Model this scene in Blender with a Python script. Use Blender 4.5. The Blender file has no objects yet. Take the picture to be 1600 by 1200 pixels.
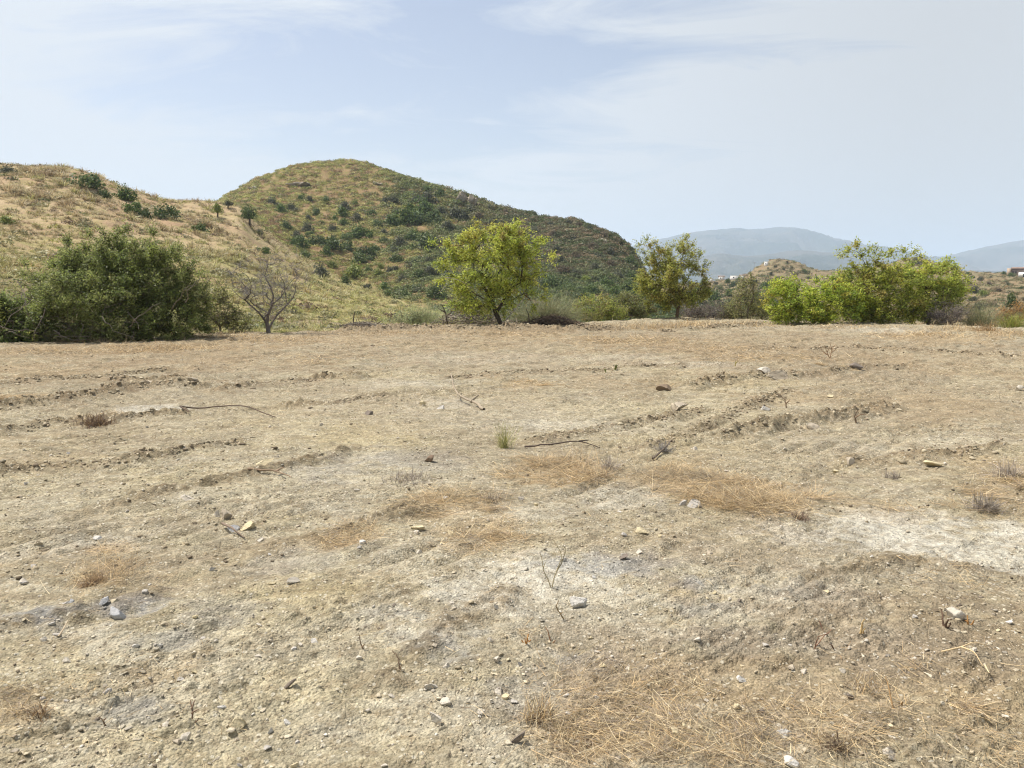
import bpy, math
import numpy as np
from mathutils import Vector

# ------------------------------------------------------------------ camera
F = 1186.0                      # focal length in photograph pixels (1600 wide)
PITCH = math.atan(160.0 / F)    # camera looks slightly down: horizon at row 440
CAMH = 1.6
scene = bpy.context.scene
col = scene.collection
cam_d = bpy.data.cameras.new("camera")
cam_d.sensor_width = 36.0
cam_d.lens = 36.0 * F / 1600.0
cam_d.clip_start = 0.05
cam_d.clip_end = 60000.0
cam = bpy.data.objects.new("camera", cam_d)
cam.location = (0, 0, CAMH)
cam.rotation_euler = (math.pi / 2 - PITCH, 0, 0)
col.objects.link(cam)
scene.camera = cam

# ------------------------------------------------------------------ light
SUN_DIR = Vector((-0.46, 0.16, 0.87)).normalized()
SUN_EL = math.asin(SUN_DIR.z)
SUN_AZ = math.atan2(SUN_DIR.x, SUN_DIR.y)
sun_d = bpy.data.lights.new("sun", 'SUN')
sun_d.energy = 4.9
sun_d.angle = math.radians(0.55)
sun_d.color = (1.0, 0.965, 0.905)
sun = bpy.data.objects.new("sun", sun_d)
sun.rotation_euler = SUN_DIR.to_track_quat('Z', 'Y').to_euler()
sun.location = (-40, 20, 80)
col.objects.link(sun)

scene.view_settings.view_transform = 'Standard'
scene.view_settings.look = 'None'
scene.view_settings.exposure = 0.34
scene.view_settings.gamma = 1.0
scene.view_settings.use_curve_mapping = False
cy = scene.cycles
cy.max_bounces = 6
cy.diffuse_bounces = 3
cy.glossy_bounces = 2
cy.transmission_bounces = 3
cy.volume_bounces = 1
cy.transparent_max_bounces = 8
cy.caustics_reflective = False
cy.caustics_refractive = False
cy.use_denoising = True
cy.denoiser = 'OPENIMAGEDENOISE'
cy.denoising_input_passes = 'RGB_ALBEDO_NORMAL'
cy.denoising_prefilter = 'FAST'
cy.use_adaptive_sampling = False
cy.pixel_filter_type = 'BLACKMAN_HARRIS'
cy.filter_width = 1.15


class NT:
    """small helper to write node trees"""
    def __init__(self, tree):
        self.t = tree
        tree.nodes.clear()

    def n(self, typ, **kw):
        nd = self.t.nodes.new(typ)
        for k, v in kw.items():
            if k.startswith('in_'):
                key = k[3:]
                key = int(key) if key.isdigit() else key.replace('_', ' ')
                self.set(nd, key, v)
            else:
                setattr(nd, k, v)
        return nd

    def set(self, nd, key, v):
        s = nd.inputs[key]
        if isinstance(v, bpy.types.NodeSocket):
            self.t.links.new(v, s)
        elif isinstance(v, bpy.types.Node):
            self.t.links.new(v.outputs[0], s)
        else:
            s.default_value = v

    def mix(self, fac, a, b, blend='MIX'):
        m = self.t.nodes.new('ShaderNodeMix')
        m.data_type = 'RGBA'
        m.blend_type = blend
        m.clamp_factor = True
        m.clamp_result = False
        self.set(m, 0, fac)
        for key, v in ((6, a), (7, b)):
            if isinstance(v, tuple) and len(v) == 3:
                v = (*v, 1.0)
            self.set(m, key, v)
        return m.outputs[2]

    def math(self, op, a, b=None, c=None, clamp=False):
        m = self.t.nodes.new('ShaderNodeMath')
        m.operation = op
        m.use_clamp = clamp
        self.set(m, 0, a)
        if b is not None:
            self.set(m, 1, b)
        if c is not None:
            self.set(m, 2, c)
        return m.outputs[0]

    def ramp(self, fac, stops):
        r = self.t.nodes.new('ShaderNodeValToRGB')
        e = r.color_ramp.elements
        while len(e) > 2:
            e.remove(e[-1])
        for i, (p, c) in enumerate(stops):
            if i > 1:
                e.new(p)
            e[i].position = p
            c = c if isinstance(c, tuple) else (c, c, c)
            e[i].color = (*c[:3], 1.0)
        self.set(r, 0, fac)
        return r.outputs[0]

    def noise(self, vec, scale, detail=4.0, rough=0.55, dist=0.0, out=0):
        x = self.t.nodes.new('ShaderNodeTexNoise')
        if vec is not None:
            self.set(x, 'Vector', vec)
        self.set(x, 'Scale', scale)
        self.set(x, 'Detail', detail)
        self.set(x, 'Roughness', rough)
        self.set(x, 'Distortion', dist)
        return x.outputs[out]


# ------------------------------------------------------------------ sky
world = bpy.data.worlds.new("World")
scene.world = world
world.use_nodes = True
w = NT(world.node_tree)
sky = w.n('ShaderNodeTexSky')
sky.sky_type = 'NISHITA'
sky.sun_disc = False
sky.sun_elevation = SUN_EL
sky.sun_rotation = SUN_AZ
sky.air_density = 1.0
sky.dust_density = 1.2
sky.ozone_density = 1.2
tc = w.n('ShaderNodeTexCoord')
sep = w.n('ShaderNodeSeparateXYZ', in_0=tc.outputs['Generated'])
zz = w.math('MAXIMUM', w.math('ADD', sep.outputs[2], 0.14), 0.05)
cx = w.math('DIVIDE', sep.outputs[0], zz)
cyy = w.math('DIVIDE', sep.outputs[1], zz)
cvec = w.n('ShaderNodeCombineXYZ', in_0=cx, in_1=cyy, in_2=0.0).outputs[0]
mp = w.n('ShaderNodeMapping', in_Vector=cvec)
mp.inputs['Rotation'].default_value = (0, 0, math.radians(24))
mp.inputs['Scale'].default_value = (0.55, 1.0, 1.0)
mp.inputs['Location'].default_value = (1.35, 4.2, 0)
big = w.noise(mp.outputs[0], 0.85, 4.0, 0.5, 0.4)
fine = w.noise(mp.outputs[0], 2.3, 12.0, 0.62, 1.6)
veil = w.math('ADD', w.math('MULTIPLY', big, 0.52), w.math('MULTIPLY', fine, 0.48))
# thin cirrus is denser towards the right of the view and near the horizon
bias = w.math('ADD', w.math('MULTIPLY', w.math('ABSOLUTE', w.math('ADD', sep.outputs[0], 0.06)), 0.30), w.math('MULTIPLY', sep.outputs[2], -0.34))
veil = w.math('ADD', veil, bias)
cl = w.ramp(veil, [(0.39, 0.2), (0.46, 0.58), (0.53, 1.0)])
skyc = w.mix(1.0, sky.outputs[0], (1.40, 1.20, 1.10, 1.0), 'MULTIPLY')
warm = w.ramp(sep.outputs[0], [(0.0, (6.0, 6.4, 6.9)), (0.45, (4.95, 5.2, 5.45))])
cc = w.mix(cl, skyc, warm)
# hazy glow round the sun, out of view, added to lift the ambient fill
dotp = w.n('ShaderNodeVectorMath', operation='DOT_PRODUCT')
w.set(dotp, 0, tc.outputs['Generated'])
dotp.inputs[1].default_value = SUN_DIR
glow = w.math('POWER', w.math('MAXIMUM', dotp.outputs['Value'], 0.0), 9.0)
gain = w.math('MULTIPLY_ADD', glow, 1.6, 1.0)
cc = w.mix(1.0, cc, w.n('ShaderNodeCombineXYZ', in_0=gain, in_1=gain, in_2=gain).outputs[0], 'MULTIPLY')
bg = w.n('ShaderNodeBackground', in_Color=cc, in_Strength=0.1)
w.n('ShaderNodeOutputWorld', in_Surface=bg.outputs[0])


# ------------------------------------------------------------------ numpy noise
def _hash(ix, iy, seed):
    h = (ix.astype(np.int64) * 374761393 + iy.astype(np.int64) * 668265263 + seed * 974634777) & 0xFFFFFFFF
    h = ((h ^ (h >> 13)) * 1274126177) & 0xFFFFFFFF
    h = ((h ^ (h >> 16)) * 2246822519) & 0xFFFFFFFF
    h = h ^ (h >> 15)
    return (h & 0xFFFFFF).astype(np.float32) / np.float32(16777216.0)


def vnoise(x, y, seed=0):
    """gradient noise, about -0.7..0.7"""
    x0 = np.floor(x); y0 = np.floor(y)
    fx = (x - x0).astype(np.float32); fy = (y - y0).astype(np.float32)
    ix = x0.astype(np.int64); iy = y0.astype(np.int64)
    ux = fx * fx * fx * (fx * (fx * 6 - 15) + 10)
    uy = fy * fy * fy * (fy * (fy * 6 - 15) + 10)

    def g(dx, dy):
        a = _hash(ix + dx, iy + dy, seed) * np.float32(2 * math.pi)
        return np.cos(a) * (fx - dx) + np.sin(a) * (fy - dy)
    a = g(0, 0); b = g(1, 0); c = g(0, 1); d = g(1, 1)
    ab = a + (b - a) * ux
    cd = c + (d - c) * ux
    return ab + (cd - ab) * uy


def fbm(x, y, octv=4, seed=0, gain=0.5, lac=2.03):
    s = 0; a = 1.0
    for i in range(octv):
        s = s + a * vnoise(x, y, seed + i * 17)
        x = x * lac + 13.7; y = y * lac - 7.1
        a *= gain
    return s


def worley(x, y, seed=0):
    x0 = np.floor(x).astype(np.int64); y0 = np.floor(y).astype(np.int64)
    best = np.full(x.shape, 9.0, np.float32); rnd = np.zeros(x.shape, np.float32)
    for dx in (-1, 0, 1):
        for dy in (-1, 0, 1):
            ix = x0 + dx; iy = y0 + dy
            px = ix + _hash(ix, iy, seed); py = iy + _hash(ix, iy, seed + 5)
            d = np.sqrt((px - x) ** 2 + (py - y) ** 2).astype(np.float32)
            m = d < best
            best = np.where(m, d, best)
            rnd = np.where(m, _hash(ix, iy, seed + 9), rnd)
    return best, rnd


def sstep(a, b, x):
    t = np.clip((x - a) / (b - a), 0, 1)
    return t * t * (3 - 2 * t)


# ------------------------------------------------------------------ view geometry helpers (metres from photograph rows)
CP, SP = math.cos(PITCH), math.sin(PITCH)


def pix(px, py):
    """pixel -> (x/y, (z-h)/y) of its ray"""
    v = (600.0 - np.asarray(py, float)) / F
    u = (np.asarray(px, float) - 800.0) / F
    den = CP + v * SP
    return u / den, (v * CP - SP) / den


def at(px, py, Y):
    t, s = pix(px, py)
    return np.array([t * Y, Y, CAMH + s * Y])


# ------------------------------------------------------------------ terrain: profile knots per bearing (distance, row of the ground seen there)
PROF = {
 -900: [(12,590),(17,598),(45,420),(90,300),(130,310),(150,340),(180,340),(220,340),(280,400),(380,440),(600,480)],
 -200: [(17,552),(23,556),(52,372),(100,255),(135,270),(150,300),(185,300),(225,300),(280,390),(380,440),(600,480)],
    0: [(19,540),(26,542),(60,380),(105,259),(140,275),(155,310),(190,310),(230,300),(290,380),(380,440),(600,480)],
   60: [(19.6,537),(27,541),(62,384),(107,261),(141,280),(156,310),(191,310),(231,302),(290,380),(380,440),(600,480)],
  115: [(20,535),(27.5,541),(64,387),(109,266),(142,287),(158,312),(192,310),(232,306),(290,380),(380,440),(600,480)],
  200: [(21,531),(29,539),(66,392),(114,298),(144,310),(160,318),(193,318),(234,314),(290,380),(380,440),(600,480)],
  260: [(21.8,528),(30,537),(68,398),(119,314),(147,320),(162,324),(194,324),(235,320),(290,380),(380,440),(600,480)],
  330: [(22.6,525),(31,536),(70,410),(124,319),(149,324),(164,328),(195,326),(236,321),(290,380),(380,440),(600,480)],
  370: [(23,523.5),(31,536),(70,422),(127,324),(149,330),(165,326),(197,312),(237,301),(290,380),(380,440),(600,480)],
  400: [(23.3,522.5),(32,535),(70,432),(128,350),(148,351),(166,338),(199,308),(238,283),(290,370),(380,440),(600,480)],
  450: [(23.7,520.5),(32,534),(70,450),(125,394),(145,392),(166,365),(201,314),(239,265),(295,340),(380,440),(600,480)],
  522: [(24.8,517),(33,533),(70,472),(115,438),(135,430),(160,388),(201,322),(242,253),(300,330),(380,440),(600,480)],
  560: [(25.7,514.5),(34,532),(70,482),(108,456),(128,449),(156,400),(199,328),(242,256),(300,330),(380,440),(600,480)],
  600: [(26.4,512),(35,532),(68,492),(100,470),(120,462),(151,410),(196,335),(240,266.5),(300,340),(380,440),(600,480)],
  660: [(27.4,509.5),(36,534),(64,506),(86,491),(105,483),(141,424),(190,348),(236,290),(290,350),(380,440),(600,480)],
  700: [(28,508),(36,536),(62,514),(78,503),(95,497),(135,434),(186,356),(233,301),(285,360),(380,440),(600,480)],
  745: [(28.4,507),(37,538),(60,522),(72,515),(90,508),(130,443),(181,371),(231,317),(285,370),(380,440),(600,480)],
  800: [(29,506),(38,540),(58,532),(68,525),(88,516),(125,452),(176,386),(227,333),(280,380),(380,440),(600,470)],
  850: [(29.2,505.5),(38,540),(58,537),(66,532),(86,522),(122,461),(171,394),(221,345),(270,390),(380,440),(600,462)],
  900: [(29.5,505),(38,540),(58,540),(66,536),(86,527),(120,468),(165,402),(211,351),(262,400),(380,442),(600,456)],
  940: [(30.5,502.5),(39,540),(58,540),(66,538),(86,530),(119,473),(160,411),(202,363),(256,420),(380,443),(600,454)],
  970: [(31.5,500.5),(40,540),(58,540),(66,540),(86,532),(118,478),(156,426),(194,381),(250,440),(380,444),(600,453)],
  990: [(32,499.5),(40,540),(58,540),(66,540),(86,533),(117,483),(153,440),(188,401),(248,452),(380,445),(600,453)],
 1010: [(32.6,498.5),(41,540),(58,542),(66,540),(86,534),(116,492),(151,464),(182,440),(246,462),(380,446),(600,453)],
 1030: [(33.2,497.5),(41,540),(58,542),(66,541),(86,536),(116,502),(150,481),(180,470),(245,466),(380,446),(600,452)],
 1060: [(33.6,497),(42,540),(58,543),(66,542),(86,538),(116,510),(150,491),(180,482),(245,466),(380,446),(600,452)],
 1130: [(32.6,499),(42,536),(58,540),(66,540),(86,536),(116,510),(150,491),(180,479),(245,460),(380,441),(600,450)],
 1170: [(31.6,500.5),(41,534),(58,538),(66,538),(86,534),(116,508),(150,489),(182,473),(245,454),(380,429),(600,450)],
 1190: [(31.2,501.3),(40,533),(58,537),(66,537),(86,533),(116,507),(150,487),(183,471),(245,452),(380,415),(600,450)],
 1215: [(30.8,502),(40,532),(58,536),(66,536),(86,532),(116,506),(150,486),(184,470),(245,450),(380,407),(600,450)],
 1245: [(30.4,503),(39,530),(58,534),(66,535),(86,531),(116,505),(150,485),(185,469),(245,449),(380,412),(600,450)],
 1275: [(30,504),(39,529),(58,532),(66,533),(86,529),(116,504),(150,484),(185,468),(245,448),(380,424),(600,450)],
 1320: [(29.2,505.5),(38,527),(57,530),(66,530),(86,525),(116,502),(150,483),(185,467),(245,448),(380,426),(600,450)],
 1380: [(28.6,507),(37,525),(56,528),(66,526),(86,518),(116,498),(150,481),(185,466),(245,448),(380,417),(600,450)],
 1430: [(27.8,508.5),(36,523),(55,526),(66,522),(86,510),(118,492),(150,478),(184,464),(245,447),(380,405),(600,450)],
 1470: [(27.2,510),(35,522),(53,522),(66,516),(86,503),(120,486),(150,474),(182,461),(245,446),(375,416),(600,450)],
 1510: [(26.6,512),(34,521),(51,518),(66,509),(86,497),(120,480),(150,470),(181,458),(245,444),(350,428),(600,450)],
 1600: [(25.5,515),(32,521),(48,514),(66,503),(86,490),(118,474),(150,464),(180,454),(245,440),(330,429),(600,450)],
 1800: [(23,522),(29,526),(45,516),(66,500),(86,486),(118,470),(150,460),(180,450),(245,438),(330,430),(600,450)],
 2600: [(17,545),(23,548),(40,520),(66,495),(86,480),(118,465),(150,455),(180,448),(245,438),(330,430),(600,450)],
}


def pchip(xk, yk, x):
    xk = np.asarray(xk, float); yk = np.asarray(yk, float)
    h = np.diff(xk); d = np.diff(yk) / h
    m = np.zeros_like(yk)
    for i in range(1, len(xk) - 1):
        if d[i - 1] * d[i] > 0:
            w1 = 2 * h[i] + h[i - 1]; w2 = h[i] + 2 * h[i - 1]
            m[i] = (w1 + w2) / (w1 / d[i - 1] + w2 / d[i])
    m[0] = d[0]; m[-1] = d[-1]
    x = np.clip(x, xk[0], xk[-1])
    i = np.clip(np.searchsorted(xk, x) - 1, 0, len(h) - 1)
    s = (x - xk[i]) / h[i]
    return ((1 + 2 * s) * (1 - s) ** 2 * yk[i] + s * (1 - s) ** 2 * h[i] * m[i]
            + s * s * (3 - 2 * s) * yk[i + 1] + s * s * (s - 1) * h[i] * m[i + 1])


TT = np.linspace(-1.35, 1.35, 901)
LY = np.linspace(math.log(8.0), math.log(620.0), 520)
_pk = sorted(PROF)
_K = len(PROF[0])
_cx = [float(p) for p in _pk]
_Yk = [[PROF[p][k][0] for p in _pk] for k in range(_K)]
_Rk = [[PROF[p][k][1] for p in _pk] for k in range(_K)]


def _build_table():
    Z = np.zeros((len(TT), len(LY)), np.float32)
    Yk = np.zeros((_K, len(TT))); Zk = np.zeros((_K, len(TT)))
    for k in range(_K):
        p0 = 800 + TT * 1.009 * F
        for _ in range(2):
            r = pchip(_cx, _Rk[k], p0)
            v = (600 - r) / F
            p0 = 800 + TT * (CP + v * SP) * F
        r = pchip(_cx, _Rk[k], p0)
        Yk[k] = pchip(_cx, _Yk[k], p0)
        Zk[k] = CAMH + pix(0, r)[1] * Yk[k]
    Zk[0] = 0.0
    ys = np.exp(LY)
    for i in range(len(TT)):
        xk = np.concatenate([[1.0, Yk[0, i] * 0.8], Yk[:, i], [700.0]])
        zk = np.concatenate([[0.0, 0.0], Zk[:, i], [Zk[-1, i] - 3]])
        Z[i] = pchip(xk, zk, ys)
    return Z, Yk[0]


ZTAB, EDGE = _build_table()


def edge_at(t):
    return np.interp(t, TT, EDGE)


def height(x, y):
    """terrain height without the small relief of the field"""
    x = np.asarray(x, float); y = np.asarray(y, float)
    yc = np.maximum(y, 8.0)
    t = np.clip(x / yc, TT[0], TT[-1])
    fi = (t - TT[0]) / (TT[1] - TT[0]); fj = (np.log(np.minimum(yc, 619.0)) - LY[0]) / (LY[1] - LY[0])
    i = np.clip(fi.astype(int), 0, len(TT) - 2); j = np.clip(fj.astype(int), 0, len(LY) - 2)
    a = fi - i; b = fj - j
    z = (ZTAB[i, j] * (1 - a) * (1 - b) + ZTAB[i + 1, j] * a * (1 - b) + ZTAB[i, j + 1] * (1 - a) * b + ZTAB[i + 1, j + 1] * a * b)
    e = np.interp(t, TT, EDGE)
    k = sstep(e + 3, e + 45, y)
    z = z + k * (0.75 * fbm(x / 11.0, y / 11.0, 3, 41) + 0.28 * fbm(x / 2.6, y / 2.6, 3, 77))
    k2 = sstep(160, 230, y) * sstep(-0.02, 0.0, t + 0.10)
    z = z + k2 * np.abs(fbm(x / 7.0, y / 7.0, 3, 91)) * 1.6
    return z


_YS = np.exp(np.linspace(math.log(9.0), math.log(610.0), 2600))


def hit(px, py, ymin=9.0):
    """where the ray through a pixel first meets the terrain"""
    t, s = pix(px, py)
    ys = _YS[_YS >= ymin]
    zt = height(t * ys, ys)
    zr = CAMH + s * ys
    m = np.nonzero(zt >= zr)[0]
    if len(m) == 0:
        m = [np.argmin(zr - zt)]
    y = ys[m[0]]
    return np.array([t * y, y, float(height(np.array([t * y]), np.array([y]))[0])])


def gnd(px, py):
    """pixel -> point on the level field"""
    t, s = pix(px, py)
    y = -CAMH / s
    return np.array([t * y, y])


# ------------------------------------------------------------------ mesh helpers
def mesh_obj(name, verts, faces, mat, parent=None, color=None, smooth=False):
    """verts (N,3); faces: list of int arrays (M,k); color (N,3) stored as attribute Col"""
    me = bpy.data.meshes.new(name)
    verts = np.ascontiguousarray(verts, np.float32)
    me.vertices.add(len(verts))
    me.vertices.foreach_set('co', verts.ravel())
    loops = np.concatenate([np.asarray(f, np.int32).ravel() for f in faces])
    sizes = np.concatenate([np.full(len(f), np.asarray(f).shape[1], np.int32) for f in faces])
    me.loops.add(len(loops))
    me.loops.foreach_set('vertex_index', loops)
    me.polygons.add(len(sizes))
    st = np.zeros(len(sizes), np.int32); st[1:] = np.cumsum(sizes)[:-1]
    me.polygons.foreach_set('loop_start', st)
    if smooth:
        me.polygons.foreach_set('use_smooth', np.ones(len(sizes), bool))
    if color is not None:
        c = np.ones((len(verts), 4), np.float32)
        color = np.asarray(color, np.float32)
        c[:, :color.shape[1]] = color
        at_ = me.attributes.new('Col', 'FLOAT_COLOR', 'POINT')
        at_.data.foreach_set('color', c.ravel())
    me.update(calc_edges=True)
    me.materials.append(mat)
    o = bpy.data.objects.new(name, me)
    col.objects.link(o)
    if parent is not None:
        o.parent = parent
    return o


def empty(name, loc):
    o = bpy.data.objects.new(name, None)
    o.empty_display_size = 0.2
    o.location = loc
    col.objects.link(o)
    return o


def tag(o, label=None, cat=None, group=None, kind=None):
    if label:
        o['label'] = label
    if cat:
        o['category'] = cat
    if group:
        o['group'] = group
    if kind:
        o['kind'] = kind
    return o


# ------------------------------------------------------------------ materials
def new_mat(name):
    m = bpy.data.materials.new(name)
    m.use_nodes = True
    return m, NT(m.node_tree)


def foliage_mat(name, trans=0.3, var=0.35, rough=0.55):
    m, k = new_mat(name)
    a = k.n('ShaderNodeAttribute', attribute_name='Col')
    g = k.n('ShaderNodeNewGeometry')
    oi = k.n('ShaderNodeObjectInfo')
    r = k.math('MULTIPLY_ADD', g.outputs['Random Per Island'], 2 * var, 1 - var)
    r2 = k.math('MULTIPLY_ADD', oi.outputs['Random'], 0.3, 0.85)
    r = k.math('MULTIPLY', r, r2)
    c = k.mix(1.0, a.outputs['Color'], k.n('ShaderNodeCombineXYZ', in_0=r, in_1=r, in_2=r).outputs[0], 'MULTIPLY')
    p = k.n('ShaderNodeBsdfPrincipled', in_Base_Color=c, in_Roughness=rough)
    p.inputs['Specular IOR Level'].default_value = 0.25
    tr = k.n('ShaderNodeBsdfTranslucent', in_Color=c)
    mx = k.n('ShaderNodeMixShader', in_0=trans, in_1=p.outputs[0], in_2=tr.outputs[0])
    k.n('ShaderNodeOutputMaterial', in_Surface=mx.outputs[0])
    return m


def plain_mat(name, var=0.3, nscale=9.0, bump=0.4, bscale=25.0, rough=0.9):
    """attribute coloured rough material (bark, stone, clods)"""
    m, k = new_mat(name)
    a = k.n('ShaderNodeAttribute', attribute_name='Col')
    t = k.n('ShaderNodeTexCoord')
    g = k.n('ShaderNodeNewGeometry')
    n1 = k.noise(t.outputs['Object'], nscale, 5, 0.6)
    r = k.math('MULTIPLY', k.math('MULTIPLY_ADD', n1, 2 * var * 1.6, 1 - var * 1.6),
               k.math('MULTIPLY_ADD', g.outputs['Random Per Island'], 2 * var, 1 - var))
    c = k.mix(1.0, a.outputs['Color'], k.n('ShaderNodeCombineXYZ', in_0=r, in_1=r, in_2=r).outputs[0], 'MULTIPLY')
    b = k.n('ShaderNodeBump', in_Strength=bump, in_Distance=0.02, in_Height=k.noise(t.outputs['Object'], bscale, 6, 0.65))
    p = k.n('ShaderNodeBsdfPrincipled', in_Base_Color=c, in_Roughness=rough, in_Normal=b.outputs[0])
    p.inputs['Specular IOR Level'].default_value = 0.15
    k.n('ShaderNodeOutputMaterial', in_Surface=p.outputs[0])
    return m


M_LEAF = foliage_mat('leaf', 0.55, 0.35, 0.45)
M_SCRUB = foliage_mat('scrub_leaf', 0.3, 0.4)
M_STRAW = foliage_mat('straw', 0.25, 0.45, 0.6)
M_BARK = plain_mat('bark', 0.28, 14.0, 0.6, 40.0)
M_STONE = plain_mat('stone', 0.16, 22.0, 0.5, 60.0)
M_GRAVEL = plain_mat('gravel', 0.28, 30.0, 0.3, 90.0)

# ------------------------------------------------------------------ the field: relief
# soil ridges left by the dozer, in photograph pixels, projected on the level field: (points, width m, height m)
RIDGES = [
    ([(-40, 642), (60, 628), (140, 618), (225, 603), (320, 602)], 0.34, 0.085),
    ([(170, 594), (230, 590), (290, 589)], 0.30, 0.08),
    ([(345, 607), (420, 598), (490, 590), (560, 587)], 0.34, 0.08),
    ([(0, 672), (60, 660), (130, 655), (200, 650), (290, 648)], 0.30, 0.075),
    ([(455, 632), (520, 630), (590, 620)], 0.28, 0.05),
    ([(0, 735), (80, 725), (180, 722), (300, 700), (380, 690)], 0.26, 0.05),
    ([(130, 800), (260, 775), (420, 740), (540, 705)], 0.22, 0.05),
    ([(1125, 678), (1180, 667), (1250, 655), (1330, 645), (1390, 634)], 0.30, 0.10),
    ([(1080, 604), (1140, 594), (1200, 588), (1260, 584)], 0.32, 0.10),
    ([(1290, 583), (1345, 574), (1420, 574)], 0.30, 0.07),
    ([(1010, 700), (1080, 672), (1150, 640), (1230, 610)], 0.24, 0.045),
    ([(830, 690), (900, 675), (1000, 655), (1100, 640)], 0.26, 0.05),
    ([(700, 590), (800, 582), (930, 578), (1060, 570)], 0.3, 0.04),
    ([(1180, 545), (1330, 541), (1500, 552), (1600, 556)], 0.4, 0.05),
    ([(540, 517), (640, 513), (740, 515), (820, 513), (900, 516), (960, 513)], 0.7, 0.16),
    ([(1030, 518), (1120, 512), (1190, 506)], 0.5, 0.10),
    ([(400, 865), (520, 835), (640, 800)], 0.2, 0.035),
    ([(0, 985), (110, 962), (190, 945), (235, 925)], 0.16, 0.045),
    ([(1270, 905), (1400, 870), (1600, 900)], 0.2, 0.03),
    ([(610, 1060), (700, 985), (790, 930)], 0.14, 0.03),
    ([(1330, 725), (1450, 715), (1560, 700)], 0.26, 0.05),
    ([(0, 600), (120, 590), (260, 578)], 0.3, 0.05),
]
# places where the tracks pressed rows of cleat marks: centre px, radius px
CLEATS = [(330, 775, 190, 60), (700, 870, 140, 40), (1240, 690, 160, 26), (470, 800, 90, 30), (940, 775, 120, 40), (150, 690, 120, 25), (1020, 655, 120, 18),
          (90, 830, 130, 40), (1010, 860, 120, 30), (300, 860, 120, 35)]
STREAK = math.radians(38)       # direction in which the blade smeared the soil


def _seg_dist(x, y, pts):
    d = np.full(x.shape, 9.0, np.float32)
    for (a, b) in zip(pts[:-1], pts[1:]):
        v = b - a
        s = np.clip(((x - a[0]) * v[0] + (y - a[1]) * v[1]) / (v @ v), 0, 1)
        d = np.minimum(d, np.hypot(x - a[0] - s * v[0], y - a[1] - s * v[1]))
    return d


def ell(x, y, cx_, cy_, rx, ry, warp):
    """soft patch seen at a pixel of the photograph, laid on the ground in metres"""
    c = gnd(cx_, cy_)
    far = gnd(cx_, cy_ - ry)[1]; near = gnd(cx_, cy_ + ry)[1]
    ry_m = max((far - near) / 2, 0.05)
    cyy_ = (far + near) / 2
    rx_m = rx * cyy_ / F
    d = np.sqrt(((x - c[0] * cyy_ / c[1]) / rx_m) ** 2 + ((y - cyy_) / ry_m) ** 2)
    return np.clip(1.35 - d + warp, 0, 1)


def relief(x, y):
    """small relief of the field, metres; also the ridge mask"""
    x = np.asarray(x, float); y = np.asarray(y, float)
    cs, sn = math.cos(STREAK), math.sin(STREAK)
    u = x * cs + y * sn; v = -x * sn + y * cs
    z = 0.05 * fbm(x / 3.4, y / 3.4, 3, 3) + 0.016 * fbm(x / 0.7, y / 0.7, 2, 11)
    rough = sstep(-0.08, 0.38, fbm(u / 2.3, v / 1.1, 4, 21))
    wp = 0.5 * fbm(x / 0.5, y / 0.5, 2, 85)
    cleat = np.zeros(x.shape, np.float32)
    for c in CLEATS:
        cleat = np.maximum(cleat, ell(x, y, *c, wp))
    rough = rough * (1 - 0.8 * cleat)
    z = z + (0.012 + 0.016 * rough) * fbm(u / 0.62, v / 0.16, 3, 31)
    z = z - (0.012 + 0.016 * rough) * np.abs(fbm(u / 0.55, v / 0.085, 3, 33))
    far = sstep(5.0, 18.0, y)
    z = z + (0.02 + 0.065 * far) * fbm(u / 1.1, v / 0.42, 3, 35)
    # clods
    d, r = worley(x / 0.17, y / 0.17, 51)
    z = z + np.sqrt(np.maximum(0.40 ** 2 - d * d, 0)) * sstep(0.7, 1.0, r) * 0.060 * (0.25 + rough)
    d, r = worley(u / 0.085, v / 0.052, 61)
    z = z + np.sqrt(np.maximum(0.46 ** 2 - d * d, 0)) * sstep(0.35, 1.0, r) * 0.036 * (0.04 + 0.95 * rough)
    d, r = worley(u / 0.038, v / 0.024, 66)
    z = z + np.clip(0.5 - d, 0, 1) * sstep(0.3, 1.0, r) * 0.022 * (0.15 + 0.85 * rough)
    z = z + 0.0085 * fbm(u / 0.10, v / 0.05, 4, 71, 0.62) * (0.5 + 0.6 * rough)
    rid = np.zeros(x.shape, np.float32)
    wob = 0.10 * vnoise(x / 0.8, y / 0.8, 81) + 0.05 * vnoise(x / 0.2, y / 0.2, 82)
    lump = np.clip(0.65 + 1.0 * fbm(x / 0.45, y / 0.45, 2, 83) + 1.5 * np.abs(vnoise(x / 0.13, y / 0.13, 84)) + 0.8 * vnoise(x / 0.06, y / 0.06, 86), 0.0, 2.2)
    for pts, wd, hg in RIDGES:
        P = np.array([gnd(*p) for p in pts])
        bb = (x > P[:, 0].min() - 1.5) & (x < P[:, 0].max() + 1.5) & (y > P[:, 1].min() - 1.5) & (y < P[:, 1].max() + 1.5)
        if not bb.any():
            continue
        d = np.abs(_seg_dist(x[bb], y[bb], P) + wob[bb])
        g = np.exp(-(d / (wd * 0.5)) ** 2)
        z[bb] += 0.75 * hg * g * lump[bb]
        # shallow trench beside the ridge
        z[bb] -= 0.25 * hg * np.exp(-((d - wd * 0.95) / (wd * 0.45)) ** 2)
        rid[bb] = np.maximum(rid[bb], g * np.clip(lump[bb], 0, 1))
    vv = -x * 0.766 + y * 0.643 + 0.05 * wp
    z = z + cleat * 0.045 * (np.abs(np.sin(vv * math.pi / 0.23)) - 0.6) * np.clip(0.8 + 1.2 * wp, 0, 1.3)
    return z, rid


def field_fade(x, y):
    t = x / np.maximum(y, 1.0)
    return 1 - sstep(0.5, 6.0, y - edge_at(np.clip(t, TT[0], TT[-1])))


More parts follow.
